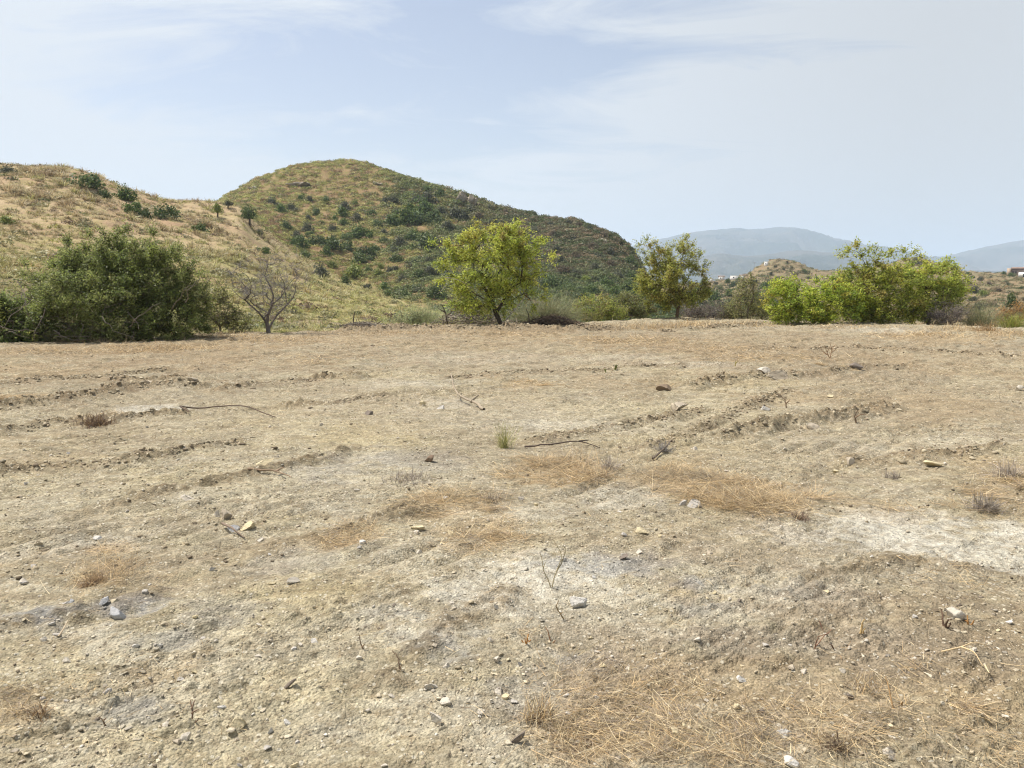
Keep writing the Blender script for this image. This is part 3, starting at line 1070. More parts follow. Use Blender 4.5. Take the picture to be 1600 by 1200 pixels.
def smooth_line(P, k):
    """k points between neighbours on a Catmull-Rom curve"""
    P = np.asarray(P, float)
    Q = np.concatenate([[2 * P[0] - P[1]], P, [2 * P[-1] - P[-2]]])
    out = []
    for i in range(1, len(Q) - 2):
        for s in range(k):
            u = s / k
            a, b, c, d = Q[i - 1], Q[i], Q[i + 1], Q[i + 2]
            out.append(0.5 * (2 * b + (c - a) * u + (2 * a - 5 * b + 4 * c - d) * u * u + (3 * b - a - 3 * c + d) * u ** 3))
    out.append(Q[-2])
    return np.array(out)


BARK_D = (0.075, 0.058, 0.042)
BARK_G = (0.20, 0.175, 0.145)
DEAD = (0.26, 0.225, 0.18)

# ------------------------------------------------------------------ stones
def ico(sub):
    g = (1 + 5 ** .5) / 2
    v = [(-1, g, 0), (1, g, 0), (-1, -g, 0), (1, -g, 0), (0, -1, g), (0, 1, g), (0, -1, -g), (0, 1, -g), (g, 0, -1), (g, 0, 1), (-g, 0, -1), (-g, 0, 1)]
    f = [(0, 11, 5), (0, 5, 1), (0, 1, 7), (0, 7, 10), (0, 10, 11), (1, 5, 9), (5, 11, 4), (11, 10, 2), (10, 7, 6), (7, 1, 8), (3, 9, 4), (3, 4, 2), (3, 2, 6), (3, 6, 8), (3, 8, 9), (4, 9, 5), (2, 4, 11), (6, 2, 10), (8, 6, 7), (9, 8, 1)]
    v = [np.array(p) / np.linalg.norm(p) for p in v]
    for _ in range(sub):
        cache = {}; nf = []

        def mid(a, b):
            key = (min(a, b), max(a, b))
            if key not in cache:
                m = v[a] + v[b]
                v.append(m / np.linalg.norm(m)); cache[key] = len(v) - 1
            return cache[key]
        for a, b, c in f:
            x, y, z = mid(a, b), mid(b, c), mid(c, a)
            nf += [(a, x, z), (b, y, x), (c, z, y), (x, y, z)]
        f = nf
    return np.array(v), np.array(f, np.int32)


ICO = {s: ico(s) for s in (0, 1, 2, 3)}


def rock(rng, cut=1.0, sub=2, planes=11, lo=.28, hi=.75):
    """faceted stone of about unit radius"""
    v, f = ICO[sub]
    v = v.copy()
    for _ in range(planes):
        n = rng.normal(size=3); n /= np.linalg.norm(n)
        d = rng.uniform(lo, hi)
        over = np.maximum(v @ n - d, 0)
        v -= np.outer(over * cut, n)
    v += rng.normal(size=v.shape) * .018
    return v, f

# ------------------------------------------------------------------ trees and bushes along the edge of the field
ALMOND = [((0.44, 0.49, 0.075), 4), ((0.54, 0.56, 0.11), 3), ((0.32, 0.40, 0.07), 2.5), ((0.45, 0.39, 0.09), 1.2), ((0.30, 0.18, 0.08), 0.5)]


def almond_center():
    rng = np.random.default_rng(11)
    Y = 28.0
    b = base_at(786, 515, Y)
    P = lambda x, y, dy=0.0: at(x, y, Y) + np.array([0, dy, 0])
    trunk = [b - np.array([0, 0, .15]), P(782, 505), P(775, 490), P(771, 478), P(768, 468)]
    l2 = [P(775, 490), P(783, 476, -.1), P(790, 462, -.2), P(800, 446, -.3)]
    l3 = [P(768, 468), P(758, 452, .15), P(748, 436, .3)]
    l4 = [P(771, 478), P(762, 470, -.3), P(746, 460, -.5), P(728, 448, -.6)]
    l5 = [P(768, 468), P(772, 450, .4), P(770, 428, .5)]
    ells = [px_ell(768, 405, 62, 52, Y), px_ell(720, 420, 36, 34, Y), px_ell(812, 405, 36, 46, Y, .9), px_ell(765, 384, 50, 30, Y), px_ell(728, 385, 26, 26, Y),
            px_ell(800, 440, 46, 24, Y), px_ell(745, 445, 44, 18, Y), px_ell(826, 435, 24, 20, Y), px_ell(800, 370, 26, 18, Y), px_ell(712, 400, 20, 24, Y), px_ell(760, 472, 46, 16, Y), px_ell(818, 466, 28, 16, Y), px_ell(725, 468, 26, 14, Y), px_ell(765, 484, 24, 9, Y), px_ell(690, 385, 14, 12, Y), px_ell(840, 378, 14, 14, Y)]
    tg = crown_points(ells, 270, rng, 0.55, 0.8, 5)
    tg += [P(x, y, rng.uniform(-.5, .5)) for x, y in ((857, 400), (862, 403), (686, 412), (850, 452), (845, 462), (732, 470), (748, 472), (800, 476), (722, 480), (808, 352), (746, 354), (690, 440))]
    nd, pr, tips = grow([trunk, l2, l3, l4, l5], tg, rng)
    wood = Acc()
    skeleton_mesh(wood, nd, pr, 0.006, 0.095, BARK_D, rng, 0.55)
    # two pale dead limbs
    ink(wood, [P(790, 500, -.3), P(800, 488, -.5), P(812, 474, -.7), P(820, 462, -.9)], .022, .010, (0.33, 0.30, 0.25), 5, rng, .01)
    ink(wood, [P(745, 455, -.5), P(722, 440, -.8), P(706, 434, -1), P(698, 433, -1)], .016, .008, (0.33, 0.30, 0.25), 5, rng, .01)
    ink(wood, [P(703, 434, -1), P(700, 446, -1), P(688, 458, -1.1)], .009, .004, (0.33, 0.30, 0.25), 4, rng, .01)
    ink(wood, [P(712, 436, -.9), P(714, 446, -1)], .007, .003, (0.33, 0.30, 0.25), 4, rng, .01)
    lf = Acc()
    leaf_cloud(lf, nd[tips], rng, 8, 10, 0.36, 0.108, 0.040, ALMOND, 0.3, 0.5, np.array(P(768, 420)), wood, BARK_D, 0.05)
    plant('almond_tree', 'bright yellow-green almond tree with round crown and dark leaning trunk at the field edge', 'tree', b, wood, lf)


def almond_slim():
    rng = np.random.default_rng(12)
    Y = 33.0
    b = base_at(1057, 498, Y)
    P = lambda x, y, dy=0.0: at(x, y, Y) + np.array([0, dy, 0])
    trunk = [b - np.array([0, 0, .15]), P(1059, 485), P(1061, 472), P(1065, 460), P(1060, 452), P(1052, 445), P(1047, 436)]
    l2 = [P(1065, 460), P(1070, 448, .2), P(1078, 434, .3), P(1085, 418, .3)]
    l3 = [P(1047, 436), P(1040, 420, .1), P(1030, 402, .1), P(1020, 388, .1)]
    ells = [px_ell(1052, 418, 36, 30, Y), px_ell(1040, 440, 42, 26, Y), px_ell(1078, 440, 30, 28, Y), px_ell(1060, 400, 28, 16, Y), px_ell(1022, 415, 22, 26, Y), px_ell(1085, 462, 22, 18, Y), px_ell(1030, 462, 26, 16, Y), px_ell(1060, 470, 34, 12, Y), px_ell(1015, 440, 20, 20, Y), px_ell(1048, 420, 30, 30, Y)]
    tg = crown_points(ells, 220, rng, 0.55, 0.7, 6)
    tips_hi = [P(x, y + 11, rng.uniform(-.4, .4)) for x, y in ((1002, 372), (1010, 364), (1016, 376), (1025, 370), (1008, 384), (1032, 380), (1068, 364), (1080, 374), (1090, 388), (1096, 405), (1000, 425), (996, 440), (1102, 445), (1012, 395), (1022, 388), (1072, 378), (1066, 372))]
    cols = [((0.46, 0.48, 0.10), 4), ((0.56, 0.53, 0.13), 3), ((0.34, 0.40, 0.09), 2), ((0.48, 0.37, 0.11), 1.2), ((0.32, 0.22, 0.10), .5)]
    nd, pr, tips = grow([trunk, l2, l3], tg + tips_hi, rng)
    wood = Acc()
    skeleton_mesh(wood, nd, pr, 0.005, 0.075, (0.13, 0.09, 0.06), rng, 0.55)
    lf = Acc()
    leaf_cloud(lf, nd[tips], rng, 8, 10, 0.36, 0.11, 0.040, cols, 0.5, 0.3, np.array(P(1055, 430)), wood, BARK_D, 0.05)
    plant('almond_tree', 'slender olive-green almond tree with a crooked trunk and wispy top, right of the domed hill', 'tree', b, wood, lf)


def almond_clump():
    Y = 29.5
    specs = [
        (21, 1270, 503, [(1240, 470, 40, 32), (1275, 465, 40, 34), (1225, 455, 22, 16), (1312, 474, 34, 30), (1260, 490, 46, 16), (1215, 480, 16, 18)], 230, Y - 0.4,
         [((0.25, 0.31, 0.04), 4), ((0.31, 0.35, 0.05), 3), ((0.15, 0.23, 0.035), 3), ((0.34, 0.29, 0.06), .8)],
         'low rounded green almond, leftmost of the three in the green clump at right', [(1205, 460), (1198, 470), (1240, 436)]),
        (22, 1362, 505, [(1345, 455, 44, 36), (1385, 460, 42, 36), (1340, 430, 30, 14), (1400, 436, 34, 20), (1360, 485, 48, 18), (1420, 470, 24, 26), (1375, 435, 30, 22), (1405, 490, 36, 14), (1320, 490, 30, 14), (1358, 478, 44, 22), (1338, 462, 30, 24), (1400, 470, 30, 22)], 300, Y + 0.6,
         [((0.23, 0.28, 0.045), 4), ((0.30, 0.32, 0.055), 3), ((0.15, 0.21, 0.04), 2), ((0.33, 0.28, 0.07), 1.2), ((0.20, 0.14, 0.06), .5)],
         'tallest almond tree with ragged top shoots amid the green clump at right', [(1310, 402), (1320, 395), (1338, 386), (1345, 383), (1355, 392), (1330, 392), (1350, 402), (1372, 400), (1385, 396), (1405, 394), (1420, 398), (1435, 402), (1366, 410), (1360, 396), (1345, 400), (1395, 402), (1412, 408)]),
        (23, 1450, 504, [(1462, 432, 40, 22), (1440, 448, 34, 28), (1485, 450, 26, 24), (1465, 462, 36, 22), (1425, 430, 22, 20), (1440, 482, 30, 18)], 190, Y + 1.4,
         [((0.26, 0.32, 0.06), 4), ((0.32, 0.35, 0.06), 3), ((0.18, 0.24, 0.05), 2), ((0.36, 0.30, 0.08), 1.2)],
         'light green almond tree with grey bare lower branches, rightmost of the green clump', [(1500, 430), (1510, 440), (1478, 412), (1440, 412), (1505, 455)]),
    ]
    for seed, bx, by, ells, n, Yt, cols, label, extra in specs:
        rng = np.random.default_rng(seed)
        b = base_at(bx, by, Yt)
        P = lambda x, y, dy=0.0: at(x, y, Yt) + np.array([0, dy, 0])
        trunk = [b - np.array([0, 0, .15]), P(bx + 2, by - 12), P(bx - 3, by - 26), P(bx + 1, by - 40)]
        l2 = [P(bx + 2, by - 12), P(bx + 16, by - 26, .2), P(bx + 30, by - 42, .3)]
        l3 = [P(bx + 2, by - 12), P(bx - 14, by - 24, -.3), P(bx - 30, by - 36, -.4)]
        E = [px_ell(*e, Yt, .9) for e in ells]
        tg = crown_points(E, int(n * .95), rng, 0.55, 0.8, seed, minz=b[2] + 0.15)
        tg += [P(x, y, rng.uniform(-.4, .4)) for x, y in extra]
        nd, pr, tips = grow([trunk, l2, l3], tg, rng)
        wood = Acc()
        skeleton_mesh(wood, nd, pr, 0.006, 0.07, (0.10, 0.08, 0.06), rng, 0.55)
        if seed == 23:
            for _ in range(70):      # bare grey twigs low on the right
                a = P(rng.uniform(1440, 1500), rng.uniform(470, 498), rng.uniform(-1.0, .2))
                d = rng.normal(size=3); d[2] = abs(d[2]) * .7; d /= np.linalg.norm(d)
                L = rng.uniform(.4, 1.0)
                ink(wood, [a, a + d * L * .5 + rng.normal(size=3) * .06, a + d * L], .012, .004, (0.20, 0.17, 0.145), 4)
        lf = Acc()
        leaf_cloud(lf, nd[tips], rng, 8, 9, 0.38, 0.11, 0.042, [((1.7 * c_[0], 1.62 * c_[1], 1.6 * c_[2]), w_) for c_, w_ in cols], 0.4, 0.3, np.array([b[0], b[1], b[2] + 1.0]), wood, BARK_D, 0.05)
        plant('almond_tree', label, 'tree', b, wood, lf, 'almond trees of the green clump on the right')


def big_bush():
    OL = [((0.25, 0.295, 0.085), 4), ((0.37, 0.405, 0.13), 3), ((0.155, 0.205, 0.055), 3), ((0.42, 0.40, 0.18), 1), ((0.36, 0.42, 0.10), 1)]
    Y = 21.5
    rng = np.random.default_rng(31)
    b = base_at(190, 530, Y)
    P = lambda x, y, dy=0.0: at(x, y, Y) + np.array([0, dy, 0])
    trunks = [[b - np.array([0, 0, .2]), P(185, 505), P(180, 480), P(178, 455)],
              [P(185, 505), P(215, 485, -.3), P(240, 462, -.4)], [P(185, 505), P(150, 488, -.4), P(115, 470, -.5)],
              [P(180, 480), P(205, 455, .5), P(220, 425, .6)], [P(180, 480), P(150, 450, .5), P(130, 420, .5)]]
    ells = [px_ell(178, 438, 74, 54, Y, .8), px_ell(108, 452, 50, 46, Y, .8), px_ell(245, 450, 62, 52, Y, .8), px_ell(200, 402, 58, 28, Y, .8), px_ell(138, 410, 48, 24, Y, .8), px_ell(282, 474, 38, 42, Y, .8),
            px_ell(80, 468, 32, 34, Y, .8), px_ell(180, 490, 120, 36, Y, .7), px_ell(300, 502, 30, 26, Y, .7), px_ell(255, 416, 36, 24, Y, .8), px_ell(110, 506, 50, 26, Y, .5, -1.0), px_ell(210, 506, 70, 26, Y, .5, -1.0), px_ell(275, 502, 50, 28, Y, .5, -.8), px_ell(170, 460, 80, 28, Y, .5, -1.2)]
    tg = crown_points(ells, 860, rng, 0.7, 0.5, 7, minz=b[2] + 0.05)
    tg += [P(x, y, rng.uniform(-.6, .4)) for x, y in ((205, 362), (198, 366), (240, 366), (150, 370), (170, 368), (100, 385), (225, 362), (270, 388), (300, 412), (322, 450), (318, 430), (36, 445), (45, 430), (60, 415), (120, 378), (185, 372))]
    nd, pr, tips = grow(trunks, tg, rng, .2, .3)
    wood = Acc()
    skeleton_mesh(wood, nd, pr, 0.006, 0.055, (0.10, 0.085, 0.07), rng, 0.5)
    # dead grey boughs hanging out of the lower front
    for (a, c, d) in (((95, 455), (112, 478), (122, 505)), ((128, 480), (122, 508), (126, 530)), ((180, 500), (190, 515), (176, 532)),
                      ((60, 500), (85, 508), (120, 510)), ((250, 505), (268, 490), (300, 470)), ((330, 470), (345, 448), (362, 428)), ((310, 480), (335, 455), (355, 436)), ((100, 470), (84, 500), (60, 520)),
                      ((140, 510), (165, 520), (200, 522)), ((210, 490), (235, 508), (262, 520)), ((70, 520), (92, 512), (112, 520)), ((88, 440), (110, 462), (135, 470))):
        ink(wood, [P(*a, -1.7), P(*c, -2.0), P(*d, -1.9)], .011, .004, (0.19, 0.155, 0.13), 5, rng, .03)
    for _ in range(120):
        a = P(rng.uniform(60, 260), rng.uniform(470, 528), rng.uniform(-1.7, -.6))
        d = rng.normal(size=3); d /= np.linalg.norm(d); L = rng.uniform(.3, .9)
        ink(wood, [a, a + d * L * .5 + rng.normal(size=3) * .08, a + d * L], .009, .003, (0.15, 0.12, 0.10), 3)
    lf = Acc()
    leaf_cloud(lf, nd[tips], rng, 10, 13, 0.28, 0.078, 0.028, OL, 0.7, 0.1, np.array([b[0], b[1], b[2] + 1.0]), wood, (0.09, 0.075, 0.06), 0.05)
    plant('wild_olive_bush', 'broad dark green bush with dead grey boughs at its foot, largest bush on the left', 'bush', b, wood, lf)

    # lower bush at the left border
    rng = np.random.default_rng(32)
    Y2 = 20.3
    b = base_at(22, 538, Y2)
    P2 = lambda x, y, dy=0.0: at(x, y, Y2) + np.array([0, dy, 0])
    tr = [[b - np.array([0, 0, .2]), P2(24, 520), P2(20, 500)], [P2(24, 520), P2(48, 508), P2(62, 496)], [P2(24, 520), P2(0, 508), P2(-20, 490)]]
    E = [px_ell(5, 505, 40, 28, Y2), px_ell(42, 514, 30, 22, Y2), px_ell(-30, 500, 45, 34, Y2), px_ell(15, 482, 26, 14, Y2), px_ell(25, 525, 44, 12, Y2)]
    nd, pr, tips = grow(tr, crown_points(E, 220, rng, .7, .5, 8, minz=b[2]), rng, .2, .3)
    wood = Acc(); lf = Acc()
    skeleton_mesh(wood, nd, pr, 0.006, 0.06, (0.10, 0.085, 0.07), rng)
    G2 = [((0.085, 0.13, 0.045), 4), ((0.12, 0.17, 0.06), 3), ((0.06, 0.09, 0.03), 2), ((0.17, 0.2, 0.06), 1)]
    leaf_cloud(lf, nd[tips], rng, 9, 11, 0.36, 0.09, 0.038, [((2.1 * c_[0], 1.75 * c_[1], 1.5 * c_[2]), w_) for c_, w_ in G2], 0.6, 0.1, np.array([b[0], b[1], b[2] + .6]), wood, (0.09, 0.075, 0.06), 0.05)
    plant('wild_olive_bush', 'low green bush at the far left border, below the broad dark bush', 'bush', b, wood, lf)

    # yellowish thin shrub between the broad bush and the bare tree
    rng = np.random.default_rng(33)
    Y3 = 23.6
    b = base_at(345, 526, Y3)
    P3 = lambda x, y, dy=0.0: at(x, y, Y3) + np.array([0, dy, 0])
    tr = [[b - np.array([0, 0, .15]), P3(344, 510), P3(342, 492)], [P3(344, 510), P3(358, 498), P3(366, 486)], [P3(344, 510), P3(330, 496), P3(322, 480)]]
    E = [px_ell(330, 470, 22, 36, Y3), px_ell(350, 490, 26, 30, Y3), px_ell(372, 505, 20, 18, Y3), px_ell(318, 500, 20, 22, Y3)]
    nd, pr, tips = grow(tr, crown_points(E, 110, rng, .5, .7, 9, minz=b[2]), rng, .2, .3)
    wood = Acc(); lf = Acc()
    skeleton_mesh(wood, nd, pr, 0.005, 0.035, (0.16, 0.13, 0.10), rng)
    Yc = [((0.24, 0.26, 0.06), 3), ((0.17, 0.2, 0.06), 3), ((0.30, 0.29, 0.08), 2), ((0.2, 0.15, 0.07), 1)]
    leaf_cloud(lf, nd[tips], rng, 5, 6, 0.34, 0.075, 0.03, Yc, 0.6, 0.1, None, wood, (0.14, 0.12, 0.09), 0.05)
    plant('shrub', 'thin yellow-green shrub between the broad dark bush and the bare tree', 'shrub', b, wood, lf, leafname='foliage', woodname='stem')


def bare_tree():
    rng = np.random.default_rng(41)
    Y = 23.6
    b = base_at(420, 523, Y)
    P = lambda x, y, dy=0.0: at(x, y, Y) + np.array([0, dy, 0])
    trunks = [[b - np.array([0, 0, .15]), P(419, 514), P(417, 506), P(412, 498)],
              [P(412, 498), P(406, 488, -.1), P(396, 478, -.2), P(386, 468, -.2), P(378, 462, -.3), P(368, 452, -.3)],
              [P(419, 514), P(424, 504, .1), P(430, 494, .1), P(440, 482, .2), P(446, 476, .2), P(455, 466, .2), P(462, 458, .3)],
              [P(417, 506), P(422, 492, -.2), P(430, 476, -.3), P(432, 462, -.3), P(428, 446, -.4), P(420, 432, -.4), P(408, 420, -.4), P(396, 412, -.4)],
              [P(386, 468, -.2), P(398, 458, -.4), P(401, 444, -.5), P(396, 432, -.5), P(382, 422, -.5)],
              [P(455, 466, .2), P(458, 452, .3), P(456, 442, .3), P(462, 430, .4), P(472, 420, .4)],
              [P(430, 476, -.3), P(442, 464, -.2), P(452, 446, -.1), P(460, 436, -.1), P(474, 424, 0)]]
    E = [px_ell(392, 436, 34, 28, Y), px_ell(432, 438, 38, 34, Y), px_ell(458, 442, 22, 28, Y), px_ell(376, 456, 18, 24, Y), px_ell(415, 455, 44, 28, Y), px_ell(420, 480, 40, 16, Y)]
    tg = crown_points(E, 170, rng, .6, .5, 10)
    tg += [P(x, y, rng.uniform(-.3, .3)) for x, y in ((478, 436), (488, 428), (468, 402), (474, 410), (450, 400), (362, 428), (350, 446), (430, 398), (400, 400), (484, 452))]
    nd, pr, tips = grow(trunks, tg, rng, .15, .14)
    wood = Acc()
    skeleton_mesh(wood, nd, pr, 0.004, 0.070, (0.15, 0.13, 0.115), rng, 0.62)
    tw = Acc()
    for p in nd[tips]:
        for _ in range(7):
            d = rng.normal(size=3); d[2] += .4; d /= np.linalg.norm(d); L = rng.uniform(.12, .42)
            ink(tw, [p, p + d * L * .5 + rng.normal(size=3) * .04, p + d * L], .0045, .002, np.array((0.27, 0.245, 0.22)) * rng.uniform(.8, 1.2), 3)
    plant('bare_tree', 'leafless grey tree with many fine twigs, in front of the grassy hillside', 'tree', b, wood, tw, leafname='twigs', leafmat=M_BARK)


def broom(name, label, px, py, Y, rpx, hpx, n, cols, seed, arch=1.7, cat='broom bush', wd=0.012, spread=0.5, group=None):
    """bush of many thin arching rods"""
    rng = np.random.default_rng(seed)
    b = base_at(px, py, Y)
    k = Y / F; R = rpx * k; Hh = hpx * k
    az = rng.uniform(0, 2 * math.pi, n)
    el = rng.uniform(0.5, 1.5, n)
    base = np.stack([b[0] + rng.normal(size=n) * R * spread * .5, b[1] + rng.normal(size=n) * R * spread * .5, np.full(n, b[2] - .05)], 1)
    ln = Hh * rng.uniform(.7, 1.25, n) * np.where(el < 1, 1.1, 1.0)
    cv = rng.uniform(.2, 1.0, n) * arch
    v, f = ribbons(base, az, el, ln, wd * rng.uniform(.6, 1.3, n), cv, rng, 5, .3)
    cc = np.array([c[0] for c in cols]); cw = np.array([c[1] for c in cols], float); cw /= cw.sum()
    c = np.repeat(cc[rng.choice(len(cc), n, p=cw)] * rng.uniform(.75, 1.2, (n, 1)), 12, 0)
    a = Acc(); a.add(v, f, c)
    # side sprigs on the rods
    m = n * 2
    i = rng.integers(0, n, m); s = rng.integers(2, 6, m)
    pb = v.reshape(n, 6, 2, 3)[i, s, 0]
    v2, f2 = ribbons(pb, az[i] + rng.normal(size=m) * .9, rng.uniform(0, 1.2, m), rng.uniform(.1, .3, m) * Hh, wd * .6, rng.uniform(0, .8, m), rng, 2, .3)
    a.add(v2, f2, np.repeat(cc[rng.choice(len(cc), m, p=cw)] * rng.uniform(.75, 1.25, (m, 1)), 6, 0))
    o = a.build(name, M_STRAW, None, False, b)
    return tag(o, label, cat, group)


GREYG = [((0.20, 0.21, 0.115), 3), ((0.27, 0.26, 0.14), 3), ((0.15, 0.17, 0.08), 2), ((0.32, 0.27, 0.15), 1)]
PALEG = [((0.30, 0.33, 0.165), 3), ((0.36, 0.36, 0.19), 3), ((0.23, 0.28, 0.14), 2)]
YELG = [((0.30, 0.34, 0.06), 3), ((0.22, 0.28, 0.05), 2), ((0.36, 0.34, 0.10), 2), ((0.36, 0.26, 0.10), 1)]
MIXG = [((0.17, 0.20, 0.06), 3), ((0.25, 0.26, 0.08), 3), ((0.22, 0.17, 0.09), 2), ((0.33, 0.27, 0.12), 1), ((0.11, 0.14, 0.05), 2)]
GREY = [((0.22, 0.19, 0.165), 3), ((0.28, 0.24, 0.20), 2), ((0.15, 0.13, 0.115), 2), ((0.26, 0.25, 0.13), 1)]


def leafy_shrub(name, label, px, py, Y, ells, n, cols, seed, ln=.09, wd=.035, cat='shrub', group=None, ntw=5, nlf=6, dense=.6):
    rng = np.random.default_rng(seed)
    b = base_at(px, py, Y)
    E = [px_ell(*e, Y) for e in ells]
    P = lambda x, y: at(x, y, Y)
    hmid = ells[0][1]
    tr = [[b - np.array([0, 0, .15]), P(px, (py * 2 + hmid) / 3), P(px + 2, (py + hmid) / 2)]]
    nd, pr, tips = grow(tr, crown_points(E, n, rng, dense, .55, seed, minz=b[2] + .02), rng, .2, .3)
    wood = Acc(); lf = Acc()
    skeleton_mesh(wood, nd, pr, 0.005, 0.04, (0.14, 0.115, 0.09), rng)
    leaf_cloud(lf, nd[tips], rng, ntw + 1, nlf + 3, 0.34, ln, wd, [(tuple(1.2 * q for q in c_), w_) for c_, w_ in cols], 0.6, 0.1, None, wood, (0.15, 0.12, 0.1), 0.05)
    return plant(name, label, cat, b, wood, lf, group, 'foliage', 'stem')


def edge_shrubs():
    broom('broom_bush', 'rounded grey-green broom bush with arching rods, right of the yellow-green almond tree', 858, 503, 31.0, 44, 56, 1500, GREYG, 51, 2.1)
    broom('broom_bush', 'feathery pale green broom left of the yellow-green almond tree', 668, 508, 31.5, 34, 46, 900, PALEG, 52, .9)
    broom('broom_bush', 'grey-green broom tuft behind the trunk of the yellow-green almond tree', 815, 500, 31.5, 28, 38, 500, GREYG, 53, 1.6)
    leafy_shrub('shrub', 'yellow-green low shrub right of the rounded broom bush', 925, 503, 32.5, [(925, 484, 34, 20), (905, 490, 18, 14), (955, 488, 26, 16)], 120, YELG, 54)
    leafy_shrub('shrub', 'weedy olive shrub between the rounded broom bush and the slender almond', 985, 500, 34.0, [(985, 480, 30, 20), (1005, 486, 22, 14), (962, 480, 18, 18)], 120, MIXG, 55)
    leafy_shrub('shrub', 'grey twiggy shrub just right of the slender almond trunk', 1105, 500, 34.5, [(1100, 486, 32, 16), (1085, 490, 20, 12), (1125, 490, 22, 12)], 110, GREY, 56, ln=.07, wd=.02)
    leafy_shrub('sapling', 'thin pale sapling standing between the slender almond and the green clump', 1168, 502, 33.0, [(1168, 455, 20, 20), (1160, 475, 22, 18), (1178, 475, 16, 20), (1172, 440, 12, 12)], 70, [((0.26, 0.26, 0.09), 3), ((0.33, 0.29, 0.14), 2), ((0.18, 0.2, 0.07), 2)], 57, cat='tree', ntw=4, nlf=5, dense=.4)
    leafy_shrub('shrub', 'dark olive shrub at the foot of the thin pale sapling', 1190, 501, 34.2, [(1190, 482, 22, 18), (1145, 488, 18, 14)], 90, MIXG, 58)
    broom('broom_bush', 'grey-green wispy broom right of the green clump, at the field edge', 1530, 510, 29.5, 26, 44, 600, GREYG, 59, .9)
    leafy_shrub('shrub', 'low grey-brown dead shrub under the rightmost almond of the clump', 1485, 507, 29.5, [(1485, 494, 26, 12), (1462, 498, 20, 9)], 70, GREY, 60, ln=.06, wd=.02)
    broom('grass_tussock', 'tall yellow-green grass tuft at the right border of the field', 1580, 517, 28.5, 22, 26, 420, YELG, 61, .8, 'grass tuft')
    leafy_shrub('shrub', 'rusty brown low shrub under the small dark tree on the right', 1588, 506, 34.0, [(1588, 492, 20, 12), (1570, 494, 12, 10)], 60, [((0.30, 0.16, 0.05), 3), ((0.36, 0.24, 0.08), 2), ((0.2, 0.13, 0.06), 2)], 62, ln=.07)
    leafy_shrub('shrub', 'olive shrub on the verge left of the brushwood heap', 640, 512, 31.5, [(632, 500, 20, 8), (655, 498, 16, 9)], 40, PALEG, 63, ln=.07)


def brush_heap(name, label, px, py, Y, rpx, hpx, n, seed, cat='brushwood heap', cols=None, lo=.3, hi=1.3, r=.014):
    rng = np.random.default_rng(seed)
    b = base_at(px, py, Y)
    k = Y / F; R = rpx * k; Hh = hpx * k
    a = Acc()
    cols = cols or [DEAD, BARK_G, (0.12, 0.095, 0.075), (0.33, 0.28, 0.21)]
    for _ in range(n):
        q = np.array([rng.normal() * R * .5, rng.normal() * R * .25, 0])
        top = Hh * math.exp(-(q[0] / R * 1.4) ** 2)
        q[2] = rng.uniform(0, 1) * top
        d = rng.normal(size=3); d[2] = d[2] * .35 + .1; d /= np.linalg.norm(d)
        L = rng.uniform(lo, hi) * min(1.0, R)
        p0 = b + q; rr = r * rng.uniform(.4, 1.3)
        gz = float(height(np.array([p0[0]]), np.array([p0[1]]))[0])
        p0[2] = max(gz, p0[2] - b[2] + gz)
        pts = [p0 - d * L / 2, p0 + rng.normal(size=3) * L * .06, p0 + d * L / 2]
        pts = [np.array([p[0], p[1], max(p[2], gz - .02)]) for p in pts]
        ink(a, pts, rr, rr * .4, np.array(cols[rng.integers(len(cols))]) * rng.uniform(.75, 1.2), 4)
    o = a.build(name, M_BARK, None, True, b)
    return tag(o, label, cat)


def verge_debris():
    brush_heap('brushwood_heap', 'tangled heap of cut grey branches left of the almond trunk', 735, 510, 29.5, 62, 30, 420, 71, lo=.2, hi=.9)
    brush_heap('brushwood_heap', 'low heap of dark brown cut twigs right of the almond trunk', 865, 514, 28.0, 56, 16, 640, 72, lo=.1, hi=.5, cols=[(0.10, 0.075, 0.055), (0.16, 0.115, 0.08), (0.22, 0.16, 0.11)])
    brush_heap('brushwood_heap', 'thin line of cut grey sticks on the verge left of the feathery broom', 560, 516, 27.0, 62, 10, 460, 73, lo=.1, hi=.6)
    # upright dead stubs
    for (nm, lab, pts, r) in (
        ('dead_sapling', 'forked dark dead stem standing left of the almond tree', [[(700, 508), (697, 494), (694, 484), (690, 476)], [(697, 494), (706, 486), (704, 474)], [(697, 490), (685, 482)]], .03),
        ('dead_sapling', 'short dark post-like stub standing on the verge by the line of cut sticks', [[(553, 516), (552, 500), (554, 488)]], .035),
        ('dead_sapling', 'slim leaning dead stub right of the almond trunk, before the broom bush', [[(828, 508), (826, 494), (822, 482)]], .028)):
        rng = np.random.default_rng(74)
        Y = 28.8
        b = base_at(pts[0][0][0], pts[0][0][1], Y)
        a = Acc()
        for ln_ in pts:
            ink(a, [at(x, y, Y) - np.array([0, 0, .1 if i == 0 and ln_ is pts[0] else 0]) for i, (x, y) in enumerate(ln_)], r, r * .5, (0.09, 0.07, 0.055), 6, rng, .012)
        tag(a.build(nm, M_BARK, None, True, b), lab, 'dead sapling')


almond_center(); almond_slim(); almond_clump(); big_bush(); bare_tree(); edge_shrubs(); verge_debris()

